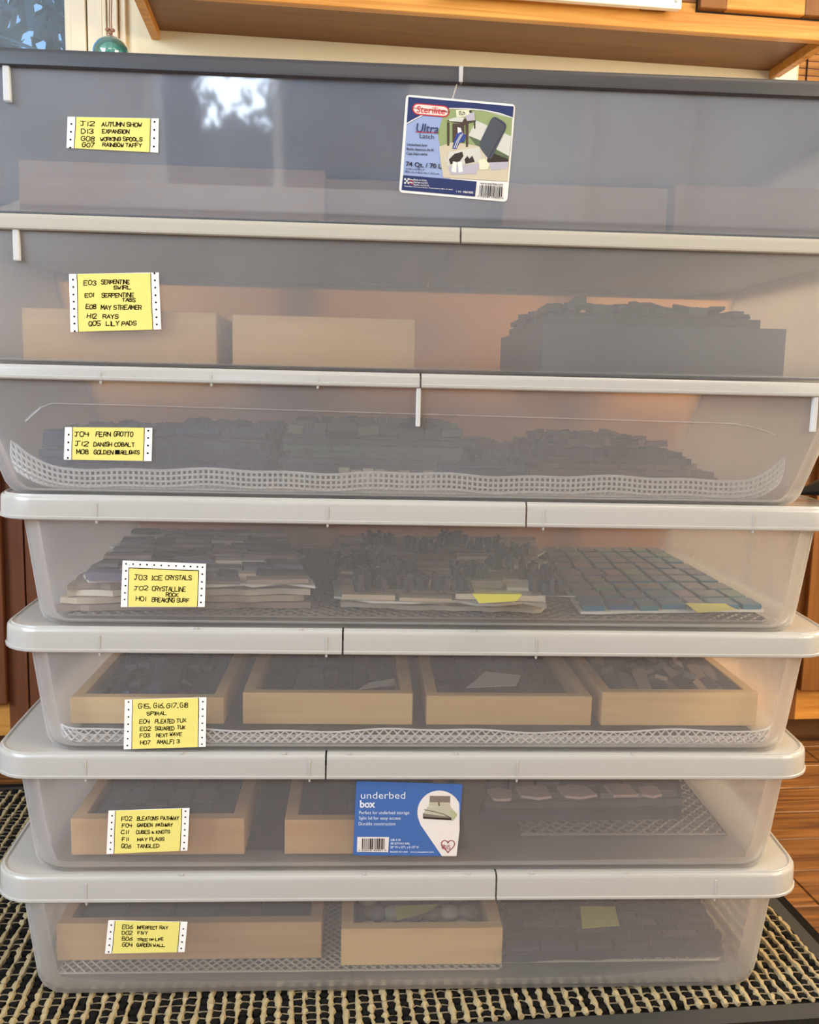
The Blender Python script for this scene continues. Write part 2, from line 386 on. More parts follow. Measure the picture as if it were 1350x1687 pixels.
gt_ = empty('garden_tree', KM @ Matrix.Translation((-.3, -4.4, 0)), 'dark garden tree outside the window behind the viewer', 'tree')
bm = bmesh.new()
for k in range(2600):
    x = random.uniform(-1.75, .2); z = random.uniform(.8, 2.1)
    if -1.42 < x < -.94 and z > 1.62+random.gauss(0, .07) and random.random() < .93: continue
    if random.random() < (z-1.45)*.35 and x > -.5: continue
    c0 = Vector((x, -4.4+random.uniform(-.2, .2), z)); q = Vector((random.gauss(0, 1), random.gauss(0, .4), random.gauss(0, 1))).normalized()*(random.uniform(.025, .06) if -1.5 < x < -.86 and z > 1.45 else random.uniform(.06, .13)); r_ = Vector((q.z, 0, -q.x))*.45
    bm.faces.new([bm.verts.new(c0-q), bm.verts.new(c0+r_), bm.verts.new(c0+q), bm.verts.new(c0-r_)])
obj('foliage', bm, M['leaf2'], gt_, 'K', kind='stuff')
bm = bmesh.new(); tube(bm, [(-.33, -4.4, -.1), (-.30, -4.4, 1.0), (-.35, -4.4, 2.3)], [.06, .05, .03], 8); obj('trunk', bm, M['leaf2'], gt_, 'K')

# glass float hanging in front of the window casing
gp = at(183, 90, 1.16, 'K')
M['float'] = frosted('teal_glass', (70, 170, 170), .35, .03, .12, tint=(.35, .75, .75), trans=.5)
M['cord'] = plain('twine', (150, 108, 88), .8)
gf = empty('glass_float', KM @ Matrix.Translation(gp-Vector((0, 0, .038))), 'round teal glass float hanging on a twine cord beside the window', 'ornament')
bm = bmesh.new(); blob(bm, gp, .038, .038, .036, 24, 16); obj('glass_ball', bm, M['float'], gf, 'K', smooth=True)
gt = gp+Vector((0, 0, .036))
bm = bmesh.new()
tube(bm, [gt+Vector((0, 0, -.002)), gt+Vector((-.002, 0, .03)), gt+Vector((.001, 0, .12)), gt+Vector((0, 0, .5))], .0014, 6)
tube(bm, [gt+Vector((.003, 0, .0)), gt+Vector((.002, 0, .03)), gt+Vector((.006, 0, .12)), gt+Vector((.001, 0, .5))], .0014, 6)
for dx in (-.006, .0, .005): blob(bm, gt+Vector((dx, -.002, .006+abs(dx))), .005, .005, .004, 6, 4)
obj('cord', bm, M['cord'], gf, 'K')
bm = bmesh.new(); tube(bm, [gt+Vector((0, 0, .5)), gt+Vector((0, .1, .5))], .003, 6); obj('hook', bm, M['cord'], gf, 'K')

# ------------------------------------------------------------------ upper cabinet (kitchen frame)
zf = at(675, 19, YU, 'K').z; zu = zf+.022
xl = at(222, 0, YU+.05, 'K').x; xr = at(1267, 118, YW, 'K').x+.0
uc = empty('upper_cabinet', KM @ Matrix.Translation(((xl+xr)/2, YU, zf)), 'long golden oak wall cabinet hanging above the stack of bins', 'cabinet')
bm = bmesh.new(); box(bm, xl+.018, xr-.0, YU+.02, YW-.001, zu, zu+.7)
obj('carcass', bm, M['oak_in'], uc, 'K')
obj('end_panel', boxbm(xl, xl+.018, YU+.02, YW-.001, zf+.002, zu+.7, .001), M['oak'], uc, 'K')
obj('end_panel', boxbm(xr, xr+.018, YU+.02, YW-.001, zf+.002, zu+.7, .001), M['oak'], uc, 'K')
obj('bottom_rail', boxbm(xl, xr+.018, YU, YU+.02, zf, zf+.055, .0012), M['oak'], uc, 'K')
obj('top_rail', boxbm(xl, xr+.018, YU, YU+.02, zf+.67, zf+.72, .0012), M['oak'], uc, 'K')
dl = at(1155, 12, YU-.018, 'K'); bx1 = at(1118, 20, YU-.02, 'K')
for xa, xb in ((xl, xl+.045), (xr-.027, xr+.018), (bx1.x-.02, dl.x+.012)):
    obj('stile', boxbm(xa, xb, YU-.0005, YU+.02, zf+.055, zf+.67, .0012), M['oak_v'], uc, 'K')
def cab_door(x0, x1, y, z0, z1, parent, mv, mh, rail=.055, t=.018):
    d = obj('door', boxbm(x0+rail*.8, x1-rail*.8, y+.006, y+t, z0+rail*.8, z1-rail*.8), mv, parent, 'K')
    for a in ((x0, x0+rail, z0, z1), (x1-rail, x1, z0, z1)):
        obj('door_stile', boxbm(a[0], a[1], y, y+t, a[2], a[3], .0015), mv, d, 'K')
    for a in ((z0, z0+rail), (z1-rail, z1)):
        obj('door_rail', boxbm(x0+rail, x1-rail, y+.0005, y+t, a[0], a[1], .0015), mh, d, 'K')
    return d
cab_door(dl.x, xr-.01, YU-.018, at(1155, 12, YU-.018, 'K').z, zf+.66, uc, M['oak_v'], M['oak'])
obj('door_gap_shade', boxbm(dl.x-.003, xr-.008, YU-.0015, YU+.001, dl.z-.003, zf+.66), M['gap'], uc, 'K')  # dark slab stands in for the shade around the door
cab_door(xl+.06, bx1.x-.02, YU-.018, bx1.z+.005, zf+.66, uc, M['oak_v'], M['oak'])
# white framed board on the cabinet front
bd = empty('framed_board', KM @ Matrix.Translation((bx1.x-.25, YU-.03, bx1.z)), 'white framed board with screwed corners fixed to the oak cabinet front', 'board')
b0, b1, bz, bt = bx1.x-.5, bx1.x, bx1.z, .016
yb = YU-.036
M['alu'] = plain('white_metal_frame', (240, 236, 224), .35, .5)
obj('frame', boxbm(b0, b1, yb, yb+bt, bz, bz+.028, .0015), M['alu'], bd, 'K')
obj('frame', boxbm(b0, b1, yb, yb+bt, bz+.50, bz+.528, .0015), M['alu'], bd, 'K')
obj('frame', boxbm(b0, b0+.028, yb, yb+bt, bz+.028, bz+.50, .0015), M['alu'], bd, 'K')
obj('frame', boxbm(b1-.028, b1, yb, yb+bt, bz+.028, bz+.50, .0015), M['alu'], bd, 'K')
obj('sheet', boxbm(b0+.02, b1-.02, yb+.007, yb+.014, bz+.02, bz+.51), plain('blue_grey_sheet', (110, 124, 140), .4), bd, 'K')
bm = bmesh.new(); bmesh.ops.create_cone(bm, cap_ends=True, segments=12, radius1=.004, radius2=.003, depth=.004, matrix=Matrix.Translation((b1-.012, yb-.001, bz+.014)) @ Matrix.Rotation(math.pi/2, 4, 'X'))
obj('screw', bm, plain('steel_screw', (170, 170, 165), .3, .8), bd, 'K')

# ------------------------------------------------------------------ base cabinets and worktop
zt = at(1330, 1185, YF, 'K').z; zd = at(1330, 1137, YF, 'K').z
xg = at(13, 1000, YF, 'K').x; xq = at(1322, 1000, YF, 'K').x
edges = [xg-.02-.44*3, xg-.02-.44*2, xg-.02-.44, xg+.0, (xg*2+xq)/3, (xg+xq*2)/3, xq, xq+.44, xq+.88]
edges = [xg-1.34, xg-.88, xg-.42, xg+.03, xg+.03+(xq-.03-xg-.03)/3, xg+.03+(xq-.03-xg-.03)*2/3, xq-.03, xq+.42, xq+.87]
whr = ['left of the stack, farthest along the run', 'left of the stack, second along the run', 'whose door edge shows left of the stack', 'behind the left third of the stack of bins',
       'behind the middle of the stack of bins', 'behind the right third of the stack of bins', 'whose door shows right of the stack', 'farthest right along the run']
for i, (a, b) in enumerate(zip(edges, edges[1:])):
    if i in (0, 1, 7): continue
    mv = M['oak_brown'] if i < 4 else M['oak_v']; mh = M['oak_brown'] if i < 3 else M['oak']
    if i < 3: mh = M['oak']
    u = empty('base_cabinet', KM @ Matrix.Translation(((a+b)/2, YF+.25, 0)), ('brown' if i < 3 else 'golden')+' oak base cabinet '+whr[i], 'cabinet', 'base cabinets under the worktop')
    obj('carcass', boxbm(a+.0015, b-.0015, YF+.02, YW-.001, zt, .87), mv, u, 'K')
    obj('toe_kick', boxbm(a+.0015, b-.0015, YF+.065, YF+.08, 0, zt), M['oak_in'], u, 'K')
    obj('rail', boxbm(a+.001, b-.001, YF, YF+.02, zt, zd+.004, .001), mh, u, 'K')
    obj('rail', boxbm(a+.001, b-.001, YF, YF+.02, .845, .87, .001), mh, u, 'K')
    for s, t in ((a+.001, a+.034), (b-.034, b-.001)):
        obj('stile', boxbm(s, t, YF-.0005, YF+.02, zt, .87, .001), mv, u, 'K')
    obj('door_gap_shade', boxbm(a+.03, b-.03, YF+.004, YF+.021, zd, .85), M['gap'], u, 'K')  # dark slab behind door and drawer, shade of the gaps as colour
    cab_door(a+.033, b-.033, YF-.014, zd+.003, .69, u, mv, mh)
    d = obj('drawer', boxbm(a+.033, b-.033, YF-.014, YF+.004, .70, .843, .002), mh, u, 'K')
    bm = bmesh.new(); blob(bm, ((a+b)/2, YF-.026, .77), .013, .013, .013, 12, 8); obj('knob', bm, M['oak_in'], d, 'K', smooth=True)
ct = obj('worktop', boxbm(edges[2]-.5, edges[7]+.0, YF-.03, YW-.001, .87, .905, .003), M['counter'], None, 'K')
mark(ct, 'long stone worktop on the oak base cabinets behind the bins', 'worktop')

# ------------------------------------------------------------------ storage bins
class Bin: pass
def zrow(y, x=675, Y=0.0): return at(x, y, Y).z
def lerp(a, b, t): return a+(b-a)*t
def make_bin(label, lx0, lx1, z0, zs, z1, depth, side_t, side_b, fy_t, fy_b, seam, mat, lidmat, lr=.04, bow=.010, br=.035,
             rim=True, rim_px=None, yoff=0.0, gates=(), nubs=(), rib_px=(), line=None, tabs=()):
    """lid outer x range lx0..lx1, body bottom z0, skirt bottom zs, lid top z1"""
    B = Bin(); cx = (lx0+lx1)/2
    B.root = empty('storage_bin', (cx, yoff+depth/2, z0), label, 'storage bin', 'stack of clear plastic underbed bins')
    B.z0, B.zt, B.fyt, B.fyb = z0, zs+.012, yoff+fy_t, yoff+fy_b
    B.floor = z0+.0032
    B.yfront = yoff+fy_b
    T_ = .0022
    def ring(z, ins, inn=False):
        t = (z-z0)/(B.zt-z0)
        s = lerp(side_b, side_t, t)+ins; f = lerp(fy_b, fy_t, t)+(ins-T_ if ins >= T_ and inn else ins)*.3+(T_ if inn else 0)
        return [(x, y, z) for x, y in rrect(lx0+s, lx1-s, yoff+f, yoff+depth-f, br-ins*.6, 6)]
    bm = bmesh.new(); H = B.zt-z0; T = .0022
    zz = [0, .0015, .005, .012]+[H*k/4 for k in range(1, 5)]; ii = [.014, .008, .003, .0005, 0, 0, 0, 0]
    if H*.25 < .014: zz[3] = .01
    outer = [ring(z0+a, i) for a, i in zip(zz, ii)]
    inner = [ring(z0+.003, .016, True), ring(z0+.0042, .010, True), ring(z0+.008, .005, True), ring(z0+.014, .0005+T, True)]+[ring(z0+a, T, True) for a in zz[4:]]
    loft(bm, outer+inner[::-1], True, True)
    back = {'bin_frost': M['bin_frost_back'], 'bin_milky': M['bin_milky_back'], 'bin_clear': M['bin_clear_back']}[[k for k in M if M[k] is mat][0]]
    for f in bm.faces:
        if f.calc_center_median().y > yoff+depth-.06: f.material_index = 1
    B.body = obj('body', bm, mat, B.root, smooth=True, mats=[mat, back])
    B.xi0, B.xi1 = lx0+side_b+.013, lx1-side_b-.013
    # lid in two halves that meet at a seam
    def lring(z, ins, bw=bow):
        return [(x, y, z) for x, y in rrect(lx0+ins, lx1-ins, yoff+ins, yoff+depth-ins, max(.006, lr-ins*.8), 6, bw)]
    def lid_bm():
        b = bmesh.new()
        pr = [(zs, .0012), (zs+.0012, 0), (zs+.0034, 0), (zs+.0038, .0012), (z1-.0045, .0018), (z1-.0014, .0025), (z1, .0038)]
        if rim: pr += [(z1, .0052), (z1+.0015, .0056), (z1+.0018, .0062), (z1+.0015, .0072), (z1+.0002, .0076)]
        else: pr += [(z1, .016), (z1-.002, .018)]
        last = z1 if rim else z1-.002
        pi = [(last-.0022, .0082), (z1-.0075, .0075), (zs+.004, .0045), (zs, .0034)]
        loft(b, [lring(*p) for p in pr]+[lring(last, .03)], False, True)
        n0 = len(b.verts)
        loft(b, [lring(last-.0022, .03)]+[lring(*p) for p in pi], True, False)
        # close the skirt edge
        b.verts.ensure_lookup_table()
        n = len(lring(zs, 0)); A = b.verts[0:n]; Z = b.verts[len(b.verts)-n:len(b.verts)]
        for i in range(n): b.faces.new((A[i], Z[i], Z[(i+1) % n], A[(i+1) % n]))
        return b
    sx = seam
    for side in (0, 1):
        b = lid_bm()
        r = bmesh.ops.bisect_plane(b, geom=b.verts[:]+b.edges[:]+b.faces[:], plane_co=(sx+(-.0009 if side == 0 else .0009), 0, 0), plane_no=(1 if side == 0 else -1, 0, 0), clear_outer=True)
        es = [e for e in b.edges if e.is_boundary]
        bmesh.ops.triangle_fill(b, edges=es, use_beauty=True)
        for x in gates:
            if (x < sx) == (side == 0):
                box(b, x-.0011, x+.0011, yoff+.0008, yoff+.004, zs+.003, z1-.006, .0002); box(b, x-.0011, x+.0011, yoff+.0012, yoff+.005, zs-.003, zs+.002, .0004)
        for x in nubs:
            if (x < sx) == (side == 0): box(b, x-.0018, x+.0018, yoff+.0036, yoff+.0068, z1-.0005, z1+.0022, .0005)
        obj('lid_half', b, lidmat, B.root, smooth=True)
    def fy(z): return lerp(B.fyb, B.fyt, (z-z0)/(B.zt-z0))
    B.fy = fy
    for px, pa, pb, wd in rib_px:
        p, q = at(px, pa, B.fyt), at(px, pb, B.fyt); b = bmesh.new()
        box(b, p.x-wd, p.x+wd, fy(p.z)-.004, fy(p.z)+.002, q.z, p.z, .0008); obj('rib', b, M['rib'], B.root)
    return B
def wallpt(B, px, py, off=0.0):
    o, d = ray(px, py)
    a = Vector((0, B.fyb, B.z0)); n = Vector((0, 1, -(B.fyt-B.fyb)/(B.zt-B.z0))).normalized()
    t = (a-o).dot(n)/d.dot(n); return o+d*t-n*off

zL = {7: (zrow(1445), zrow(1485)), 6: (zrow(1246.5), zrow(1285)), 5: (zrow(1042), zrow(1080)), 4: (zrow(828), zrow(866)), 3: (zrow(615), zrow(639)), 2: (zrow(372.5), zrow(399)), 1: (zrow(106), zrow(136))}
X = lambda px, y: at(px, y, 0).x
Xc = lambda px, y: at(px, y, .045).x
LX = {7: (Xc(2, 1460)+.004, Xc(1302, 1460)-.004), 6: (Xc(-1, 1262)+.004, Xc(1321, 1262)-.004), 5: (Xc(13, 1060)+.004, Xc(1355, 1060)-.004), 4: (Xc(2, 840)+.004, Xc(1374, 845)-.004)}
MATZ = .0175
B7 = make_bin('bottom clear plastic bin of the stack, standing on the woven mat', *LX[7], MATZ+.0022, zL[7][1], zL[7][0], .50, .021, .035, .006, .0098, X(818, 1470), M['bin_frost'], M['lid_white'],
              gates=(X(141, 1470), X(1180, 1470)), nubs=[X(p, 1437) for p in (298, 600, 773, 878, 1034)])
B6 = make_bin('clear plastic bin second from the bottom with the blue underbed box sticker', *LX[6], zL[7][0]+.0008, zL[6][1], zL[6][0], .50, .020, .034, .006, .0098, X(537, 1265), M['bin_frost'], M['lid_white'],
              gates=(X(140, 1265), X(510, 1265), X(853, 1265)), nubs=[X(p, 1242) for p in (298, 468, 575, 753, 1046)])
B5 = make_bin('clear plastic bin third from the bottom holding four wooden trays in a row', *LX[5], zL[6][0]+.0008, zL[5][1], zL[5][0], .50, .021, .036, .006, .0098, X(565, 1060), M['bin_frost'], M['lid_white'],
              gates=(X(163, 1060), X(538, 1060), X(885, 1060)), nubs=[X(p, 1036) for p in (322, 495, 783)])
B4 = make_bin('clear plastic bin in the middle of the stack with stone and glass mosaic sheets', *LX[4], zL[5][0]+.0008, zL[4][1], zL[4][0], .50, .020, .035, .006, .0098, X(868, 850), M['bin_frost'], M['lid_white'],
              gates=(X(158, 850), X(540, 850), X(897, 850), X(1244, 850)), nubs=())
sl0, sl1 = -.455, .555
B3 = make_bin('clear plastic bin third from the top with a white grid liner along its front', sl0, sl1, zL[4][0]+.0008, zL[3][1], zL[3][0], .46, .055, .098, .005, .012, X(693, 630), M['bin_milky'], M['lid_white'],
              lr=.03, bow=.004, br=.03, rim=False, yoff=-.004, gates=[X(p, 628) for p in (167, 349, 524)], rib_px=[(690, 639, 703, .0022), (1344, 648, 712, .0025)])
B2 = make_bin('clear plastic bin second from the top with two wooden trays and a grey crate', sl0, sl1, zL[3][0]+.0004, zL[2][1], zL[2][0], .46, .018, .055, .005, .012, X(759, 386), M['bin_milky'], M['lid_opaque'],
              lr=.03, bow=.004, br=.03, rim=False, yoff=-.004, rib_px=[(27, 374, 430, .0028)])
B1 = make_bin('top clear plastic bin under the dark grey lid with the shoe picture sticker', sl0, sl1, zL[2][0]+.0004, zL[1][1], zL[1][0], .46, .018, .055, .005, .012, X(760, 122), M['bin_clear'], M['lid_grey'],
              lr=.03, bow=.004, br=.03, rim=False, yoff=-.004, rib_px=[(11, 108, 168, .003)])
# light clip in the seam of the grey lid
p = at(760, 124, -.005)
obj('clip', boxbm(p.x-.0018, p.x+.0018, -.0052, .002, p.z-.006, p.z+.008, .0004), M['rib'], B1.root)
# moulded crease that turns down at both ends on the third bin
pts = [(42, 694), (52, 684), (66, 672), (85, 665)]+[(85+k*112, 664+k*3.4) for k in range(1, 11)]+[(1235, 703), (1262, 710), (1278, 717)]
bm = bmesh.new(); tube(bm, [wallpt(B3, a, b, .0001) for a, b in pts], .0008, 6); obj('moulded_crease', bm, M['bin_milky'], B3.root, smooth=True)

# ------------------------------------------------------------------ lettering
GL = {'A': '002640|1232', 'B': '0006363533 03|334241300 0', 'C': '45361604021030 41', 'D': '00062644422000', 'E': '46060040|0333', 'F': '460600|0333', 'G': '45361604021030424323', 'H': '0006|4046|0343',
      'I': '2026|1030|1636', 'J': '0646|26211001', 'K': '0006|460340', 'L': '060040', 'M': '0006224640', 'N': '00064046', 'O': '1604021030424436 16', 'P': '00063645443303', 'Q': '160402103042443616|2240',
      'R': '00063645443303|2340', 'S': '453616050413334241301001', 'T': '0646|2620', 'U': '060210304246', 'V': '062046', 'W': '0610233046', 'X': '0640|4600', 'Y': '062346|2320', 'Z': '06460040',
      '0': '1604021030424436 16', '1': '2620', '2': '05163645440040', '3': '051636453423|2342 41301001', '4': '060343|3630', '5': '460603334241301001', '6': '4613011030414233 13', '7': '064610', '8': '1605142334453616|2314 0110304134 23', '9': '4334140516364540',
      ',': '21100 0', '&': '4005162501102042', '.': '2021'}
def glyph(ch):
    s = GL.get(ch, '').replace(' ', '')
    return [[(int(q[i]), int(q[i+1])) for i in range(0, len(q)-1, 2)] for q in s.split('|') if q]
def stroke_text(x0, x1, yb, h, txt, slope=0.0, wid=None):
    """handwritten capitals as thin strokes, in crop coordinates (y grows downwards); returns quads"""
    adv = [0.55 if c in ' ' else (0.45 if c in '1,I' else 1.0) for c in txt]; tot = sum(adv)-0.18
    out = []; x = 0.0; wid = wid or 9.5
    for c, a in zip(txt, adv):
        gw = (x1-x0)/tot*(a if c != '1' else .9)*.80; jx, jy = random.uniform(-2, 2), random.uniform(-3, 3); hh = h*random.uniform(.9, 1.06); sh = random.uniform(-.02, .14)
        for path in glyph(c):
            P = []
            for (u, v) in path:
                uu = u/4 if c not in '1' else u/4-.2
                xx = x0+(x1-x0)/tot*x+uu*gw+jx; yy = v/6*hh
                P.append((xx+yy*sh+random.uniform(-1.2, 1.2), yb+slope*(xx-x0)-yy+jy+random.uniform(-1.2, 1.2)))
            for p, q in zip(P, P[1:]):
                dx, dy = q[0]-p[0], q[1]-p[1]; L = math.hypot(dx, dy) or 1; dx, dy = dx/L*wid/2, dy/L*wid/2
                a1 = (p[0]-dx*.6, p[1]-dy*.6); b1 = (q[0]+dx*.6, q[1]+dy*.6)
                out.append([(a1[0]-dy, a1[1]+dx), (b1[0]-dy, b1[1]+dx), (b1[0]+dy, b1[1]-dx), (a1[0]+dy, a1[1]-dx)])
        x += a
    return out
def dot(x, y, r, n=10): return [(x+r*math.cos(2*math.pi*k/n), y+r*math.sin(2*math.pi*k/n)) for k in range(n)]
def rib(pts, wd):
    out = []
    for p, q in zip(pts, pts[1:]):
        dx, dy = q[0]-p[0], q[1]-p[1]; L = math.hypot(dx, dy) or 1; dx, dy = dx/L*wd/2, dy/L*wd/2
        out.append([(p[0]-dy-dx*.4, p[1]+dx-dy*.4), (q[0]-dy+dx*.4, q[1]+dx+dy*.4), (q[0]+dy+dx*.4, q[1]-dx+dy*.4), (p[0]+dy-dx*.4, p[1]-dx-dy*.4)])
    return out
class Flat:
    """flat printed matter on a bin wall; coordinates are those of an enlarged view of the label"""
    def __init__(s, B, ox, oy, sc_): s.B, s.ox, s.oy, s.s = B, ox, oy, sc_
    def P(s, x, y, off): return wallpt(s.B, s.ox+x*s.s, s.oy+y*s.s, off)
    def poly(s, bm, pts, off, mi=0, thick=0.0):
        vs = [bm.verts.new(s.P(x, y, off)) for x, y in pts]; f = bm.faces.new(vs); f.material_index = mi
        if thick:
            vb = [bm.verts.new(s.P(x, y, off-thick)) for x, y in pts]
            for i in range(len(vs)): bm.faces.new((vs[i], vs[(i+1) % len(vs)], vb[(i+1) % len(vs)], vb[i])).material_index = mi
    def polys(s, bm, L, off, mi=0):
        for p in L: s.poly(bm, p, off, mi)
CARDS = [
 (B1, 90, 180, 200/1350, [(148, 85), (1160, 105), (1155, 485), (135, 432)], [(240, 88), (1070, 105), (1060, 480), (222, 435)], [(190, 165), (185, 253), (180, 340), (178, 428)], [(1115, 142), (1112, 232), (1110, 325), (1107, 417)],
  [(290, 445, 188, 50, 'J12'), (525, 970, 192, 46, 'AUTUMN SHOW'), (300, 435, 270, 50, 'D13'), (535, 830, 268, 42, 'EXPANSION'), (300, 445, 355, 50, 'G08'), (515, 975, 352, 40, 'WORKING SPOOLS'), (310, 445, 420, 46, 'G07'), (540, 970, 417, 40, 'RAINBOW TAFFY')]),
 (B2, 90, 440, 200/1350, [(162, 78), (1160, 60), (1188, 692), (180, 722)], [(252, 78), (1070, 68), (1095, 695), (268, 718)], [(208, 140), (211, 222), (213, 306), (217, 385), (221, 465), (223, 550), (225, 628), (228, 712)], [(1114, 70), (1118, 148), (1122, 229), (1125, 313), (1130, 393), (1133, 472), (1136, 558), (1139, 638)],
  [(330, 465, 200, 48, 'E03'), (520, 835, 190, 45, 'SERPENTINE'), (660, 850, 248, 38, 'SWIRL'), (340, 440, 335, 45, 'E01'), (525, 880, 335, 45, 'SERPENTINE'), (755, 900, 385, 38, 'TABS'), (350, 465, 465, 48, 'E08'), (520, 970, 475, 48, 'MAY STREAMER'), (365, 470, 568, 48, 'H12'), (540, 710, 570, 45, 'RAYS'), (380, 515, 652, 48, 'Q05'), (580, 910, 652, 48, 'LILY PADS')]),
 (B3, 90, 690, 200/1350, [(118, 92), (1090, 100), (1080, 470), (105, 452)], [(205, 92), (1000, 98), (990, 465), (192, 452)], [(160, 174), (157, 260), (154, 345), (151, 433)], [(1045, 130), (1043, 211), (1041, 295), (1038, 380)],
  [(225, 390, 195, 50, 'J04'), (460, 625, 195, 48, 'FERN'), (660, 875, 193, 52, 'GROTTO'), (230, 375, 300, 48, 'J12'), (440, 640, 302, 46, 'DANISH'), (670, 890, 305, 42, 'COBALT'), (250, 380, 388, 48, 'M08'), (440, 655, 390, 45, 'GOLDEN'), (738, 945, 390, 38, 'RELIGHTS')]),
 (B4, 180, 915, 180/1350, [(168, 62), (1198, 103), (1182, 635), (145, 635)], [(245, 150), (1110, 185), (1092, 632), (232, 630)], [(210, 188), (206, 288), (205, 371), (198, 459), (194, 541), (212, 101), (298, 104), (386, 110), (470, 112), (559, 117), (646, 121), (738, 124)], [(828, 127), (927, 131), (1008, 135), (1092, 138), (1156, 143), (1153, 228), (1148, 325), (1145, 406), (1140, 492), (1135, 577)],
  [(310, 470, 298, 58, 'J03'), (525, 660, 300, 52, 'ICE'), (695, 1020, 295, 54, 'CRYSTALS'), (310, 485, 425, 50, 'J02'), (535, 945, 435, 55, 'CRYSTALLINE'), (705, 855, 505, 45, 'ROCK'), (335, 460, 555, 55, 'H01'), (530, 810, 570, 54, 'BREAKING'), (840, 990, 572, 46, 'SURF')]),
 (B5, 190, 1140.5, 170/1350, [(128, 95), (1195, 62), (1185, 710), (112, 742)], [(228, 92), (1095, 68), (1085, 712), (220, 738)], [(178, 122), (178, 222), (176, 317), (172, 411), (170, 506), (166, 602), (162, 691)], [(1148, 118), (1146, 215), (1144, 307), (1142, 400), (1140, 491), (1138, 586), (1136, 673)],
  [(305, 470, 205, 62, 'G15,'), (505, 650, 200, 60, 'G16,'), (672, 830, 198, 60, 'G17,'), (852, 955, 195, 60, 'G18'), (415, 675, 295, 45, 'SPIRAL'), (318, 455, 405, 55, 'E04'), (525, 775, 400, 50, 'PLEATED'), (805, 930, 388, 48, 'TUX'), (328, 465, 500, 50, 'E02'), (525, 775, 492, 48, 'SQUARED'), (812, 915, 475, 45, 'TUX'),
   (328, 455, 585, 48, 'F03'), (540, 690, 578, 45, 'NEXT'), (715, 870, 565, 45, 'WAVE'), (330, 460, 675, 48, 'H07'), (550, 770, 668, 48, 'AMALFI'), (805, 845, 655, 45, '3')]),
 (B6, 160, 1320, 170/1350, [(152, 120), (1212, 85), (1185, 640), (125, 685)], [(242, 118), (1112, 90), (1088, 642), (225, 680)], [(200, 184), (195, 272), (191, 359), (188, 445), (182, 535), (177, 622)], [(1160, 123), (1158, 203), (1152, 286), (1150, 366), (1148, 443), (1143, 532), (1139, 612)],
  [(325, 460, 248, 52, 'F02'), (525, 800, 245, 48, 'BLEATONS'), (835, 1070, 240, 46, 'PATHWAY'), (330, 460, 335, 48, 'F04'), (525, 725, 328, 43, 'GARDEN'), (770, 990, 325, 43, 'PATHWAY'), (318, 415, 422, 45, 'C11'), (515, 690, 418, 43, 'CUBES'), (718, 748, 415, 28, '&'), (775, 955, 415, 43, 'KNOTS'),
   (330, 415, 515, 45, 'F11'), (530, 660, 515, 43, 'MAY'), (690, 880, 510, 42, 'FLAGS'), (318, 445, 605, 50, 'Q06'), (525, 815, 605, 48, 'TANGLED')]),
 (B7, 160, 1505, 170/1350, [(150, 85), (1185, 105), (1148, 498), (105, 520)], [(238, 88), (1090, 105), (1055, 500), (198, 515)], [(190, 143), (181, 233), (172, 322), (163, 405), (154, 494)], [(1131, 193), (1123, 279), (1113, 365), (1104, 448)],
  [(330, 470, 190, 52, 'E06'), (525, 790, 195, 40, 'IMPERFECT'), (820, 930, 198, 43, 'RAY'), (330, 465, 268, 48, 'D02'), (535, 660, 265, 40, 'FIVY'), (330, 465, 345, 48, 'B06'), (525, 665, 350, 34, 'TREE'), (685, 745, 345, 24, 'OF'), (768, 870, 345, 34, 'LIFE'), (330, 465, 425, 50, 'G04'), (525, 710, 425, 43, 'GARDEN'), (738, 890, 425, 34, 'WALL')]),
]
for ci, (B, ox, oy, s_, out, yel, dl_, dr_, lines) in enumerate(CARDS):
    F = Flat(B, ox, oy, s_); bm = bmesh.new()
    F.poly(bm, out, .0008, 0, .0005); F.poly(bm, yel, .00095, 1, .0001)
    cards = obj('label_card', bm, None, B.root, mats=[M['white'], M['yellow']])
    cards['label'] = 'yellow index card with dotted white tear strips and handwriting'
    bm = bmesh.new(); L = [dot(x, y, 11) for x, y in dl_+dr_]
    wob = lambda a, b: [(lerp(a[0], b[0], t)+random.uniform(-2.5, 2.5), lerp(a[1], b[1], t)+random.uniform(-1.5, 1.5)) for t in (0, .2, .4, .6, .8, 1)]
    L += rib(wob(yel[0], yel[3]), 7)+rib(wob(yel[1], yel[2]), 7)
    if ci == 3: L += rib(wob(yel[0], yel[1]), 10)
    if ci == 2: L += [[(676, 344), (728, 344), (730, 394), (674, 394)]]
    for x0, x1, yb, h, t in lines:
        L += stroke_text(x0, x1, yb, h, t, (out[1][1]-out[0][1])/(out[1][0]-out[0][0])*.5)
    F.polys(bm, L, .0011)
    obj('handwriting', bm, M['ink'], cards)

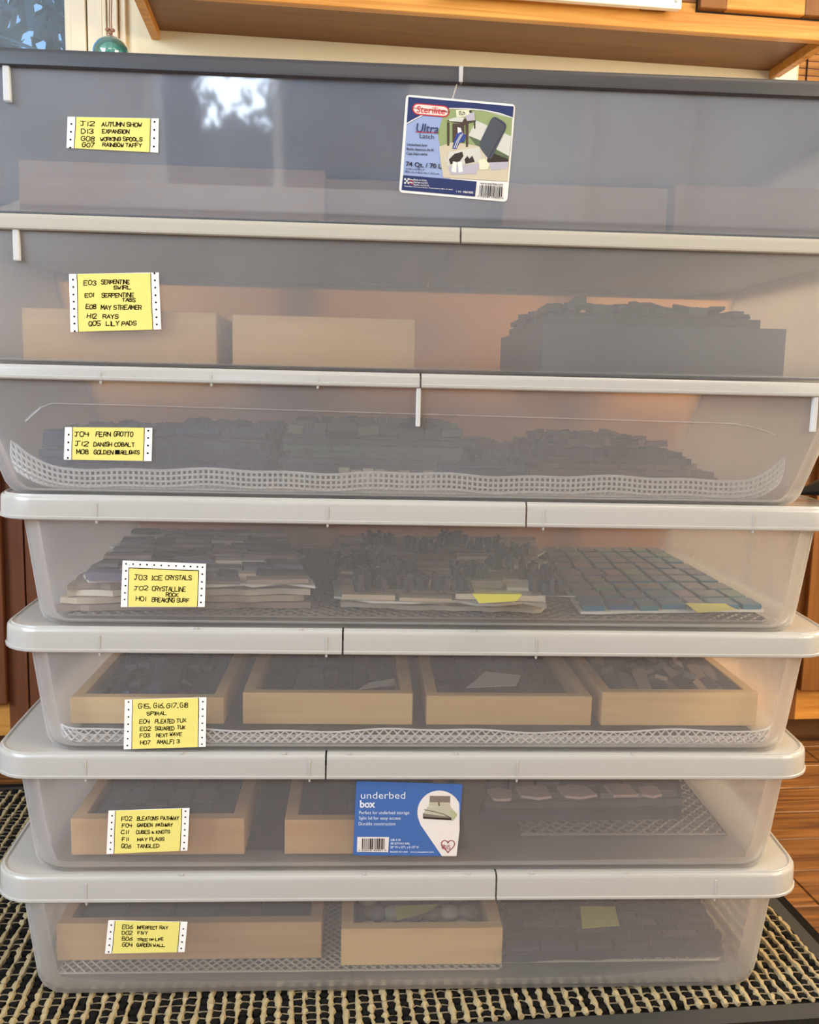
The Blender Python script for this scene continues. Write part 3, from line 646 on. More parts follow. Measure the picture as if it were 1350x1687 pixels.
# printed stickers
def font_polys(txt, bold=0.0, shear=0.0):
    cu = bpy.data.curves.new('print', 'FONT'); cu.body = txt; cu.offset = bold; cu.shear = shear; cu.resolution_u = 3
    o = bpy.data.objects.new('print', cu); C.objects.link(o)
    dg = bpy.context.evaluated_depsgraph_get(); me = o.evaluated_get(dg).to_mesh()
    V = [(v.co.x, v.co.y) for v in me.vertices]; P = [list(p.vertices) for p in me.polygons]
    o.evaluated_get(dg).to_mesh_clear(); bpy.data.objects.remove(o); bpy.data.curves.remove(cu)
    return V, P
def ftext(F, bm, txt, x0, x1, yb, h, off, slope=0.0, mi=0, bold=0.0, shear=0.0, capw=0.73):
    V, P = font_polys(txt, bold, shear)
    a, b = min(v[0] for v in V), max(v[0] for v in V)
    vs = []
    for x, y in V:
        u = x0+(x-a)/(b-a)*(x1-x0); vs.append(bm.verts.new(F.P(u, yb+slope*(u-x0)-y/capw*h, off)))
    for p in P:
        try: bm.faces.new([vs[i] for i in p]).material_index = mi
        except ValueError: pass
def rq(q, r, n=5):
    out = []
    for i in range(4):
        p = Vector(q[i]); a = (Vector(q[i-1])-p).normalized()*r; b = (Vector(q[(i+1) % 4])-p).normalized()*r
        for k in range(n+1):
            t = k/n; out.append(tuple(p+a*(1-t)**2+b*t*t))
    return out
PR = [('white', (238, 232, 224)), ('navy', (30, 44, 96)), ('paleblue', (150, 166, 204)), ('green', (146, 160, 106)), ('stone', (206, 204, 192)), ('sand', (204, 190, 164)), ('brown', (74, 56, 48)), ('blue', (44, 66, 140)),
      ('slate', (72, 76, 86)), ('red', (196, 40, 44)), ('pink', (250, 216, 206)), ('shoe', (50, 38, 34)), ('lilac', (182, 176, 186)), ('ink', (30, 30, 44)), ('darkgreen', (90, 104, 74)), ('cream', (226, 222, 190))]
PI = {n: i for i, (n, c) in enumerate(PR)}
PM = [plain('sticker_'+n, tuple(v*.9 for v in c), .45, .4) for n, c in PR]
F = Flat(B1, 640, 140, 230/1350); bm = bmesh.new(); k1 = .0007
F.poly(bm, rq([(172, 95), (1230, 190), (1150, 1132), (103, 1040)], 42), k1, PI['white'], .0005)
st = obj('sticker', bm, None, B1.root, mats=PM); st['label'] = 'product sticker with navy band, shoe bin picture and barcode'
bm = bmesh.new()
def pl(c, pts, lv): F.poly(bm, pts, k1+.00012*lv, PI[c])
pl('paleblue', [(195, 118), (640, 160), (600, 912), (143, 868)], 1)
pl('sand', [(560, 540), (1190, 520), (1150, 938), (530, 900), (505, 740)], 1.5)
pl('green', [(585, 235), (900, 248), (1198, 325), (1180, 640), (700, 600), (500, 600), (478, 470), (520, 330)], 2)
pl('stone', [(850, 345), (1190, 500), (1168, 690), (770, 500)], 3)
pl('darkgreen', [(770, 490), (870, 530), (1165, 690), (1162, 735), (860, 600)], 3.4)
pl('sand', [(490, 600), (620, 555), (860, 590), (1160, 740), (1150, 935), (530, 895), (505, 740)], 3.8)
pl('navy', [(195, 118), (1212, 210), (1202, 322), (1080, 278), (930, 248), (760, 232), (590, 230), (450, 245), (320, 295), (240, 340), (178, 372)], 4)
for q in rib([(1202, 322), (1080, 278), (930, 248), (760, 232), (590, 230)], 9)+rib([(330, 295), (240, 340), (178, 376)], 9): F.poly(bm, q, k1+.00012*4.6, PI['white'])
pl('brown', [(568, 360), (592, 366), (590, 590), (568, 590)], 4.4); pl('brown', [(745, 375), (775, 368), (770, 600), (750, 605)], 4.4); pl('brown', [(618, 375), (735, 380), (735, 560), (620, 560)], 4.2); pl('brown', [(825, 345), (842, 345), (842, 420), (828, 430)], 4.2)
pl('brown', [(562, 350), (740, 385), (855, 350), (660, 315)], 5); pl('stone', [(580, 335), (680, 308), (735, 320), (715, 362), (590, 352)], 5.5)
pl('cream', [(652, 245), (800, 240), (796, 312), (658, 310)], 5.2); pl('lilac', [(745, 300), (830, 262), (838, 345), (760, 350)], 5.6); pl('shoe', [(780, 248), (805, 246), (806, 272), (785, 276)], 5.9)
for q in rib([(690, 295), (685, 262), (700, 258), (704, 292), (725, 290), (722, 262), (738, 270), (740, 290)], 8): F.poly(bm, q, k1+.00012*5.8, PI['darkgreen'])
pl('white', [(668, 410), (700, 420), (712, 462), (672, 470)], 4.8)
pl('blue', [(655, 480), (700, 455), (748, 488), (738, 545), (690, 560), (660, 622), (618, 618), (632, 560)], 5.3)
for q in rib([(720, 470), (680, 540), (655, 610)], 8)+rib([(700, 480), (660, 550), (636, 610)], 7): F.poly(bm, q, k1+.00012*5.7, PI['stone'])
pl('slate', rq([(1012, 292), (1158, 385), (985, 740), (868, 590)], 60), 5.5)
for q in rib([(1024, 318), (1130, 390), (1120, 440), (975, 700)], 6): F.poly(bm, q, k1+.00012*6, PI['ink'])
pl('shoe', [(960, 700), (1010, 660), (1160, 720), (1158, 752), (950, 752)], 4.9)
pl('lilac', [(960, 752), (1158, 745), (1150, 810), (1000, 830)], 5)
pl('stone', [(585, 650), (880, 605), (905, 745), (560, 782)], 5.1); pl('lilac', [(575, 790), (880, 760), (850, 862), (605, 870)], 5.4)
pl('shoe', [(585, 722), (640, 668), (715, 648), (726, 690), (690, 742), (600, 772)], 5.8); pl('shoe', [(735, 722), (765, 688), (782, 715), (812, 686), (836, 745), (745, 765)], 5.8)
pl('cream', [(872, 730), (930, 715), (980, 770), (960, 820), (880, 822)], 6); pl('white', [(625, 742), (660, 748), (655, 850), (610, 840)], 6); pl('white', [(670, 745), (710, 748), (720, 840), (680, 850)], 6)
for q in rib([(840, 690), (890, 655)], 10)+rib([(545, 690), (560, 745)], 16): F.poly(bm, q, k1+.00012*6, PI['stone'])
pl('navy', [(143, 872), (853, 935), (838, 1080), (128, 1016)], 4.2)
F.poly(bm, rq([(232, 175), (592, 208), (590, 318), (232, 288)], 66), k1+.00012*5.2, PI['red']); F.poly(bm, rq([(243, 187), (580, 218), (579, 306), (243, 277)], 56), k1+.00012*6, PI['pink'])
obj('picture_print', bm, None, st, mats=PM)
bm = bmesh.new(); T = k1+.00012*7.5
ftext(F, bm, 'Sterilite', 272, 548, 268, 66, T, .07, PI['red'], .012, .12)
ftext(F, bm, 'Ultra', 270, 485, 455, 88, T, .07, PI['navy'], .006, .18); ftext(F, bm, 'Latch', 303, 440, 515, 46, T, .08, PI['ink'])
for q in rib([(262, 455), (350, 462), (478, 464)], 7): F.poly(bm, q, T, PI['red'])
ftext(F, bm, 'Underbed box', 180, 375, 590, 26, T, .04, PI['ink'], .015); ftext(F, bm, 'Boite dessous de lit', 178, 440, 632, 26, T, .04, PI['ink'], .015); ftext(F, bm, 'Caja bajo cama', 175, 378, 675, 26, T, .04, PI['ink'], .015)
ftext(F, bm, '74 Qt. / 70 L', 170, 515, 786, 46, T, .075, PI['ink'], .02)
ftext(F, bm, '34 7/8" x 16 5/8" x 6"', 166, 350, 820, 18, T, .06, PI['ink'], .01); ftext(F, bm, '88.6 cm x 42.2 cm x 15.2 cm', 162, 490, 848, 20, T, .07, PI['ink'], .01)
for i, t in enumerate(('Made in U.S.A.', 'Fabrique aux E.U.', 'Hecho en E.U.A.')): ftext(F, bm, t, 245, 372+i*12, 925+i*24, 16, T, .07, PI['white'], .012)
ftext(F, bm, 'Sterilite Corporation Townsend MA 01469', 155, 620, 985, 11, T, .075, PI['white'], .008)
ftext(F, bm, '1 PZ', 658, 705, 1040, 16, T, .07, PI['white'], .01); ftext(F, bm, '1960 0205', 722, 820, 1046, 20, T, .07, PI['white'], .02)
for i in range(3):
    for j in range(3):
        if (i+j) % 2 == 0: F.poly(bm, [(155+i*16, 905+j*18), (171+i*16, 906+j*18), (170+i*16, 923+j*18), (154+i*16, 922+j*18)], T, PI['white'])
for j in range(4): F.poly(bm, [(205, 910+j*14), (242, 920+j*14), (242, 927+j*14), (205, 917+j*14)], T, PI['red' if j % 2 else 'white'])
ftext(F, bm, 'www.sterilite.com', 885, 1108, 958, 20, T, .07, PI['ink'], .015)
random.seed(3); x = 882
while x < 1100:
    a = random.choice((4, 4, 7, 10)); F.poly(bm, [(x, 968+(x-880)*.07), (x+a, 968+(x-880)*.07), (x+a-6, 1072+(x-880)*.07), (x-6, 1072+(x-880)*.07)], T, PI['ink']); x += a+random.choice((4, 5, 8))
ftext(F, bm, '0 73149 19600 6', 860, 1112, 1085, 15, T, .075, PI['ink'], .01)
obj('lettering', bm, None, st, mats=PM)

PR2 = [('blue', (66, 104, 168)), ('white', (232, 222, 214)), ('grey', (128, 116, 104)), ('bedding', (190, 182, 160)), ('dark', (52, 40, 36)), ('red', (150, 46, 40)), ('green', (176, 180, 140)), ('ink', (34, 26, 28)), ('letter', (226, 232, 244))]
PJ = {n: i for i, (n, c) in enumerate(PR2)}; PM2 = [plain('box_sticker_'+n, tuple(v*.9 for v in c), .45, .4) for n, c in PR2]
F = Flat(B6, 570, 1280, 210/1350); bm = bmesh.new()
F.poly(bm, rq([(112, 42), (1238, 74), (1176, 836), (74, 826)], 26), k1, PJ['blue'], .0005)
s2 = obj('sticker', bm, None, B6.root, mats=PM2); s2['label'] = 'blue sticker with white drop shape, bed picture and barcode'
bm = bmesh.new()
def pl2(c, pts, lv): F.poly(bm, pts, k1+.00012*lv, PJ[c])
dr = [(990+232*math.cos(math.radians(a))*1.0, 372-232*math.sin(math.radians(a))) for a in range(24, 200, 8)]
pl2('white', dr+[(790, 500), (1018, 834), (1172, 834), (1205, 560)], 1)
pl2('grey', [(890, 195), (1106, 198), (1104, 300), (884, 298)], 2); pl2('bedding', [(884, 262), (1100, 265), (1108, 312), (878, 306)], 2.4)
pl2('bedding', [(868, 310), (1110, 312), (1180, 390), (1130, 460), (1110, 425), (818, 385)], 2.8); pl2('grey', [(815, 380), (1112, 420), (1122, 452), (818, 432)], 3); pl2('dark', [(818, 416), (1118, 434), (1122, 454), (820, 436)], 3.4)
pl2('green', [(1100, 345), (1150, 360), (1182, 395), (1130, 465), (1118, 420)], 3.2)
for q in rib([(830, 340), (930, 360), (1040, 390), (1118, 432)], 7)+rib([(985, 265), (990, 300)], 12): F.poly(bm, q, k1+.00012*3.6, PJ['dark'])
pl2('white', [(122, 630), (458, 632), (448, 792), (118, 788)], 2)
random.seed(5); x = 172
while x < 412:
    a = random.choice((5, 6, 9, 14)); pl2('ink', [(x, 646), (x+a, 646), (x+a-3, 762), (x-3, 762)], 3); x += a+random.choice((5, 6, 9))
hp = []
for k in range(0, 33):
    t = -math.pi+2*math.pi*k/32; hp.append((1082+16*math.sin(t)**3*4.4, 722-(13*math.cos(t)-5*math.cos(2*t)-2*math.cos(3*t)-math.cos(4*t))*4.6))
for q in rib(hp, 9): F.poly(bm, q, k1+.00012*3, PJ['red'])
obj('picture_print', bm, None, s2, mats=PM2)
bm = bmesh.new(); T = k1+.00012*4.5; lt = PJ['letter']
ftext(F, bm, 'underbed', 160, 630, 224, 76, T, 0, lt, -.004); ftext(F, bm, 'box', 150, 312, 316, 78, T, 0, lt, .03)
ftext(F, bm, 'Perfect for underbed storage', 142, 672, 388, 36, T, 0, lt); ftext(F, bm, 'Split lid for easy access', 140, 580, 446, 36, T, 0, lt); ftext(F, bm, 'Durable construction', 136, 525, 506, 36, T, 0, lt)
ftext(F, bm, 'UB-110', 475, 580, 672, 24, T, 0, lt, .02); ftext(F, bm, '58 QT/14.5 GAL', 475, 680, 708, 22, T, 0, lt, .02); ftext(F, bm, '20" W x 33"L x 5 1/2" H', 472, 768, 748, 24, T, 0, lt, .02); ftext(F, bm, 'MADE IN USA   www.irisusainc.com', 470, 930, 795, 18, T, 0, lt, .015)
ftext(F, bm, '7 62016 43421 9', 135, 430, 778, 15, T, 0, PJ['ink'], .01)
ftext(F, bm, 'IRIS', 1018, 1106, 758, 50, T, .02, PJ['red'], -.002)
obj('lettering', bm, None, s2, mats=PM2)

# ------------------------------------------------------------------ contents of the bins
random.seed(21)
def col(name, r, g, b, rough=.5, n=.12): return plain(name, (r, g, b), rough, .4, n, 60)
T_dark = [col('slate_tile', 58, 58, 66), col('charcoal_tile', 44, 44, 52), col('grey_tile', 82, 80, 84)]
T_blue = [col('teal_tile', 40, 104, 130, .2), col('sea_tile', 54, 118, 132, .2), col('steel_blue_tile', 60, 88, 124, .2), col('grey_blue_tile', 84, 104, 118, .2), col('mauve_tile', 112, 106, 124, .2), col('green_glass_tile', 84, 128, 116, .2)]
T_stone = [col('taupe_stone', 150, 128, 112), col('tan_stone', 190, 168, 142), col('grey_stone', 120, 110, 108), col('pale_stone', 222, 206, 182), col('dark_stone', 66, 58, 58)]
T_navy = [col('navy_glass', 18, 30, 78), col('dark_teal_glass', 26, 54, 74), col('smoke_glass', 52, 62, 94), col('indigo_glass', 28, 38, 76)]
T_green = [col('grey_green_tile', 84, 102, 90), col('dark_green_tile', 48, 64, 60), col('olive_tile', 116, 114, 80), col('smoke_tile', 80, 80, 88)]
T_brown = [col('brown_tile', 106, 72, 56), col('umber_tile', 72, 52, 46), col('rose_brown_tile', 140, 100, 84), col('grey_brown_tile', 96, 86, 82)]
T_pink = [col('blush_tile', 190, 164, 158), col('grey_tile_pale', 128, 122, 122)]
T_peb = [col('white_pebble', 214, 208, 196, .4), col('cream_pebble', 192, 184, 168, .4), col('grey_pebble', 128, 124, 120, .4)]
M['mesh_back'] = col('sheet_mesh_backing', 196, 190, 178); M['dark_back'] = col('dark_sheet_backing', 50, 48, 52)
M['grout'] = col('pale_grout_backing', 220, 218, 206)
def bil(P, u, v):
    return (P[0]*(1-u)+P[1]*u)*(1-v)+(P[3]*(1-u)+P[2]*u)*v
LIM = [-9, 9]
def quadz(z, *px): return [Vector((min(LIM[1], max(LIM[0], p.x)), min(.44, max(.034, p.y)), z)) for p in (atz(a, b, z) for a, b in px)]
def rectq(x0, x1, y0, y1, z, rot=0.0):
    c = Vector(((x0+x1)/2, (y0+y1)/2, z)); R = Matrix.Rotation(math.radians(rot), 3, 'Z')
    return [c+R @ (Vector((x, y, z))-c) for x, y in ((x0, y0), (x1, y0), (x1, y1), (x0, y1))]
def prism(bm, pts, z0, z1, mi=0):
    a = [bm.verts.new((p.x, p.y, z0)) for p in pts]; b = [bm.verts.new((p.x, p.y, z1)) for p in pts]; n = len(pts)
    bm.faces.new(a[::-1]).material_index = mi; bm.faces.new(b).material_index = mi
    for i in range(n): bm.faces.new((a[i], a[(i+1) % n], b[(i+1) % n], b[i])).material_index = mi
ORD = ['lowest', 'second-lowest', 'third-lowest', 'fourth-lowest', 'fifth-lowest', 'sixth-lowest', 'seventh-lowest', 'eighth-lowest', 'ninth-lowest']
def slab(name, label, cat, P, z0, t, mat, jag=.004, n=14, group=None):
    """a flat sheet with slightly ragged edges, one thing"""
    pts = []
    for i in range(4):
        a, b = P[i], P[(i+1) % 4]
        for k in range(n):
            q = a.lerp(b, k/n); pts.append(q+Vector((random.uniform(-jag, jag), random.uniform(-jag, jag), 0)))
    bm = bmesh.new(); prism(bm, pts, z0, z0+t)
    o = obj(name, bm, mat); return mark(o, label, cat, group)
def sheet(name, label, P, z, th, cols, rows, gap, mats, back, off=0.0, jit=0.0, tall=0.0, tilt=0.0, group=None, part='tile', skip=0.0, backt=.0025, rowlens=None, grow=.004):
    c = (P[0]+P[1]+P[2]+P[3])/4
    r = empty(name, Vector((c.x, c.y, z)), label, 'mosaic sheet', group)
    bm = bmesh.new(); pts = []
    for i in range(4):
        a, b = P[i], P[(i+1) % 4]
        for k in range(10): pts.append(a.lerp(b, k/10)+Vector((random.uniform(-jit, jit)*grow*5, random.uniform(-jit, jit)*grow*5, 0)))
    prism(bm, pts, z, z+backt); obj('backing', bm, back, r)
    for j in range(rows):
        nc = cols if rowlens is None else random.randint(*rowlens)
        cuts = [k/nc+(random.uniform(-.3, .3)/nc*jit*3 if 0 < k < nc else 0) for k in range(nc+1)]
        o = (j % 2)*off/nc
        for i in range(nc):
            if random.random() < skip: continue
            u0, u1 = cuts[i]+o+gap/2/nc, cuts[i+1]+o-gap/2/nc; v0, v1 = (j+gap/2)/rows, (j+1-gap/2)/rows
            u1 = min(u1, 1.03)
            if u1-u0 < .01: continue
            e = random.uniform(-jit, jit)/rows*.5
            q = [bil(P, u0, v0+e), bil(P, u1, v0+e), bil(P, u1, v1+e), bil(P, u0, v1+e)]
            h = th+random.uniform(0, tall)
            b = bmesh.new(); prism(b, q, z+backt, z+backt+h)
            if tilt:
                cc = sum(q, Vector())/4; cc.z = z+backt
                bmesh.ops.rotate(b, verts=b.verts, cent=cc, matrix=Matrix.Rotation(random.uniform(-tilt, tilt), 3, 'X') @ Matrix.Rotation(random.uniform(-tilt, tilt), 3, 'Y'))
                lo = min(v.co.z for v in b.verts)
                bmesh.ops.translate(b, verts=b.verts, vec=(0, 0, z+backt-lo))
            obj(part, b, random.choice(mats), r)
    return r
def tray(B, px0, px1, pyt, Y, depth, label, wd=None, wall=.0135, z0=None, pym=None):
    wd = wd or M['birch']; z0 = B.floor+.0005 if z0 is None else z0
    pym = pym or pyt+30
    x0, x1 = at(px0, pym, Y).x, at(px1, pym, Y).x; z1 = at((px0+px1)/2, pyt, Y).z
    x0, x1 = max(x0, B.xi0), min(x1, B.xi1)
    r = empty('wooden_tray', Vector(((x0+x1)/2, Y+depth/2, z0)), label, 'tray', 'pale wooden trays in the bins')
    obj('front_panel', boxbm(x0, x1, Y, Y+wall, z0, z1, .0008), wd, r); obj('back_panel', boxbm(x0, x1, Y+depth-wall, Y+depth, z0, z1, .0008), wd, r)
    obj('side_panel', boxbm(x0, x0+wall, Y+wall, Y+depth-wall, z0, z1-.0004, .0008), wd, r); obj('side_panel', boxbm(x1-wall, x1, Y+wall, Y+depth-wall, z0, z1-.0004, .0008), wd, r)
    obj('base_panel', boxbm(x0+wall, x1-wall, Y+wall, Y+depth-wall, z0+.002, z0+.008), wd, r)
    r_ = Bin(); r_.root = r; r_.x0, r_.x1, r_.y0, r_.y1, r_.z0, r_.z1 = x0+wall+.003, x1-wall-.003, Y+wall+.003, Y+depth-wall-.003, z0+.008, z1
    return r_
def fill(T, label, mats, cols, rows, drop=.014, th=.006, **k):
    """a stack of sheets lying in a tray, the topmost one with its tiles"""
    P = rectq(T.x0, T.x1, T.y0, T.y1, 0); top = T.z1-drop-th-.003; z = T.z0+.0003; n = 0
    while z < top-.009:
        s = slab('mosaic_sheet', ORD[n]+' under the '+label, 'mosaic sheet', rectq(T.x0+.003, T.x1-.003, T.y0+.003, T.y1-.003, 0), z, .0085, mats[0], .002, 10, 'sheets under the '+label); z += .0088; n += 1
    return sheet('mosaic_sheet', label, P, z, th, cols, rows, .12, mats, M['dark_back'], **k)
def note(label, px, z, tilt=0.0, curl=.004, mat=None, name='sticky_note'):
    P = [Vector((p.x, p.y, z)) for p in (atz(a, b, z) for a, b in px)]
    bm = bmesh.new(); n = 5; G = []
    for t in (0, .0004):
        row = []
        for j in range(n+1):
            row.append([bm.verts.new(bil(P, i/n, j/n)+Vector((0, 0, t+curl*(1-j/n)**2*(.3+.7*i/n)+tilt*j/n))) for i in range(n+1)])
        G.append(row)
    for g in G:
        for j in range(n):
            for i in range(n): bm.faces.new((g[j][i], g[j][i+1], g[j+1][i+1], g[j+1][i]))
    edge = [(0, i) for i in range(n)]+[(j, n) for j in range(n)]+[(n, n-i) for i in range(n)]+[(n-j, 0) for j in range(n)]
    for k in range(len(edge)):
        a, b = edge[k], edge[(k+1) % len(edge)]
        bm.faces.new((G[0][a[0]][a[1]], G[0][b[0]][b[1]], G[1][b[0]][b[1]], G[1][a[0]][a[1]]))
    o = obj(name, bm, mat or M['note']); return mark(o, label, 'sticky note')
def liner(label, profile, x0, x1, cell, mat, diamond=False, th=.0022, curve=None):
    """a woven lattice following a (y, z) profile from the front edge backwards; x0, x1 may be functions of arclength"""
    L = [0.0]
    for p, q in zip(profile, profile[1:]): L.append(L[-1]+math.hypot(q[0]-p[0], q[1]-p[1]))
    def pt(x, s):
        s = max(0, min(L[-1]-1e-6, s)); k = max(i for i in range(len(L)-1) if L[i] <= s); t = (s-L[k])/(L[k+1]-L[k])
        y = lerp(profile[k][0], profile[k+1][0], t); z = lerp(profile[k][1], profile[k+1][1], t)
        if curve: return Vector(curve(x, y, z, s))
        return Vector((x, y, z))
    bm = bmesh.new(); nx = max(2, round((x1-x0)/cell)); ns = max(2, round(L[-1]/cell)); V = {}
    if not diamond:
        for j in range(ns+1):
            for i in range(nx+1): V[i, j] = bm.verts.new(pt(x0+(x1-x0)*i/nx, L[-1]*j/ns))
        for j in range(ns):
            for i in range(nx): bm.faces.new((V[i, j], V[i+1, j], V[i+1, j+1], V[i, j+1]))
    else:
        for j in range(ns+1):
            for i in range(nx+1):
                if (i+j) % 2 == 0: V[i, j] = bm.verts.new(pt(x0+(x1-x0)*i/nx, L[-1]*j/ns))
        for j in range(ns+1):
            for i in range(nx+1):
                if (i+j) % 2 == 1:
                    q = [V.get(k) for k in ((i, j-1), (i+1, j), (i, j+1), (i-1, j))]; q = [v for v in q if v]
                    if len(q) >= 3: bm.faces.new(q)
    o = obj('shelf_liner', bm, mat); mark(o, label, 'shelf liner')
    wm = o.modifiers.new('lattice', 'WIREFRAME'); wm.thickness = th; wm.use_even_offset = False; wm.use_replace = True; wm.use_boundary = True
    return o
M['liner_w'] = col('white_rubber_liner', 250, 248, 242, .7, .03); M['liner_g'] = col('grey_rubber_liner', 222, 218, 214, .7, .05); M['liner_t'] = col('taupe_rubber_liner', 176, 164, 144, .7, .06)
M['liner_d'] = col('dark_taupe_liner', 128, 118, 108, .7, .06)

# --- bottom bin
f7 = B7.floor; LIM[:] = [B7.xi0+.006, B7.xi1-.006]
liner('taupe diamond mesh liner under the left tray of the bottom bin', [(.040, f7+.0018), (.045, f7+.0018), (.30, f7+.0018)], at(95, 1600, .04).x, at(828, 1600, .04).x, .0052, M['liner_t'], True, .0024)
tb = f7+.0035
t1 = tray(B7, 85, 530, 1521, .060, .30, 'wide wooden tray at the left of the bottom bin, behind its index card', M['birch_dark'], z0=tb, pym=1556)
fill(t1, 'grey-brown sheet in the wide tray of the bottom bin', [T_dark[2], T_dark[0], T_brown[1]], 5, 5, .008)
t2 = tray(B7, 562, 828, 1530, .046, .22, 'small wooden tray of pebbles in the middle of the bottom bin', z0=tb, pym=1563)
fl_z = t2.z1-.026
s = slab('pebble_backing', 'dark backing sheet under the pebbles in the small tray', 'mosaic sheet', rectq(t2.x0, t2.x1, t2.y0, t2.y1, 0), fl_z-.004, .004, M['dark_back'], .001)
for k in range(4):
    slab('mosaic_sheet', ORD[k]+' dark sheet beneath the pebbles in the small tray', 'mosaic sheet', rectq(t2.x0+.002, t2.x1-.002, t2.y0+.002, t2.y1-.002, 0), t2.z0+.0003+k*(fl_z-.0045-t2.z0)/4, (fl_z-.0045-t2.z0)/4-.0003, T_dark[1], .001, 8, 'dark sheets under the pebbles')
n = 0; spots = []
random.seed(4)
for j in range(6):
    for i in range(6):
        x = lerp(t2.x0+.014, t2.x1-.014, (i+.5*(j % 2)*.8)/5.5); y = t2.y0+.014+j*.031
        rx = random.uniform(.0115, .0150); b = bmesh.new(); blob(b, (0, 0, .0075), rx, rx*random.uniform(.8, 1), .0075, 10, 7, .04)
        bmesh.ops.translate(b, verts=b.verts, vec=(x, y, fl_z))
        o = obj('pebble', b, random.choice(T_peb), smooth=True); mark(o, '%s pebble, %s from the left in the %s row of the small tray' % (o.data.materials[0].name.split('_')[0], ('first', 'second', 'third', 'fourth', 'fifth', 'sixth')[i], ('front', 'second', 'third', 'fourth', 'fifth', 'back')[j]), 'pebble', 'pebbles in the small wooden tray')
note('yellow paper slip lying on the pebbles in the small tray', [(655, 1518), (705, 1508), (722, 1490), (650, 1493)], t2.z1-.006, .0, .004)
P = quadz(f7+.026, (835, 1566), (1182, 1556), (1128, 1488), (832, 1490))
slate_z = f7+.0042
for k in range(2):
    slab('mosaic_sheet', ORD[k]+' dark slate sheet under the slate mosaic with the yellow note', 'mosaic sheet', quadz(slate_z, (833, 1586), (1190, 1574), (1146, 1486), (834, 1488)), slate_z+k*.0085, .008, T_dark[k], .002, 12, 'slate sheets at the right of the bottom bin')
sheet('mosaic_sheet', 'dark slate brick mosaic sheet with a yellow note at the right of the bottom bin', quadz(slate_z+.0175, (833, 1574), (1186, 1563), (1130, 1478), (834, 1480)), slate_z+.0172, .007, 6, 9, .10, T_dark, M['dark_back'], off=.5, jit=.05)
liner('taupe braided mesh liner under the slate mosaic of the bottom bin', [(.052, f7+.0020), (.09, f7+.0020), (.40, f7+.0020)], at(830, 1592, .052).x, at(1190, 1582, .052).x, .0062, M['liner_t'], True, .0032)
note('yellow sticky note on the dark slate mosaic in the bottom bin', [(960, 1531), (1021, 1529), (1014, 1494), (956, 1493)], slate_z+.0285, 0, .003)

# --- second bin
f6 = B6.floor; LIM[:] = [B6.xi0+.006, B6.xi1-.006]
slab('floor_shade_sheet', 'added dark sheet that deepens the shade under the trays of the blue-sticker bin', 'sheet', rectq(B6.xi0+.03, at(765, 1400, .1).x, .05, .43, 0), f6+.0003, .0008, M['dark_back'], .001, 6)  # added dark sheet stands in for the shade between the trays
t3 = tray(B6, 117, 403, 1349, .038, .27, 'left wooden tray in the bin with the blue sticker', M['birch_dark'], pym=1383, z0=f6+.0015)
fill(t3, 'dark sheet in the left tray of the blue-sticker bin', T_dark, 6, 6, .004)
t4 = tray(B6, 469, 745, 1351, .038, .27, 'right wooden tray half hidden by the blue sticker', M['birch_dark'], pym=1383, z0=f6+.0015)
fill(t4, 'dark mosaic sheet in the tray half hidden by the blue sticker', T_dark, 6, 6, .004)
y6 = at(1000, 1385, 0); q = atz(1030, 1378, f6)
liner('grey ribbed mesh liner at the right of the bin with the blue sticker', [(q.y, f6+.0022), (q.y+.1, f6+.0022), (q.y+.36, f6+.0022)], atz(860, 1380, f6).x, atz(1196, 1376, f6).x, .0075, M['liner_d'], True, .0034)
for k in range(4):
    slab('mosaic_sheet', ORD[k]+' dark grey sheet under the blush-edged sheet', 'mosaic sheet', quadz(f6+.0046, (790+4*k, 1354), (1122, 1350), (1096, 1272), (806, 1272)), f6+.0046+k*.0084, .0085, T_dark[k % 3], .002, 12, 'dark sheets at the right of the bin with the blue sticker')
sheet('mosaic_sheet', 'grey mosaic sheet with blush pieces on its front edge near the blue sticker', quadz(f6+.0385, (800, 1322), (1118, 1318), (1092, 1252), (812, 1252)), f6+.0385, .005, 7, 5, .12, [T_dark[2], T_pink[1], T_dark[2]], M['dark_back'], jit=.3, tall=.004)
for a, b, wpx in ((825, 1318, 50), (880, 1313, 70), (950, 1312, 75), (1020, 1311, 60), (1075, 1312, 48)):
    p = atz(a, b, f6+.05); bb = bmesh.new(); w_ = wpx/1500*.36; P_ = [Vector((p.x+dx*w_+random.uniform(-.004, .004), p.y+dy*.012+random.uniform(-.003, .003), 0)) for dx, dy in ((-1, -1), (0, -1.3), (1, -1), (1, 1), (0, 1.2), (-1, 1))]
    prism(bb, P_, f6+.0545, f6+.0575); o = obj('mosaic_piece', bb, T_pink[0]); mark(o, {825: 'leftmost', 880: 'second from left', 950: 'middle', 1020: 'fourth from left', 1075: 'rightmost'}[a]+' loose blush chip on the grey sheets beside the blue sticker', 'stone chip', 'blush chips in the bin with the blue sticker')

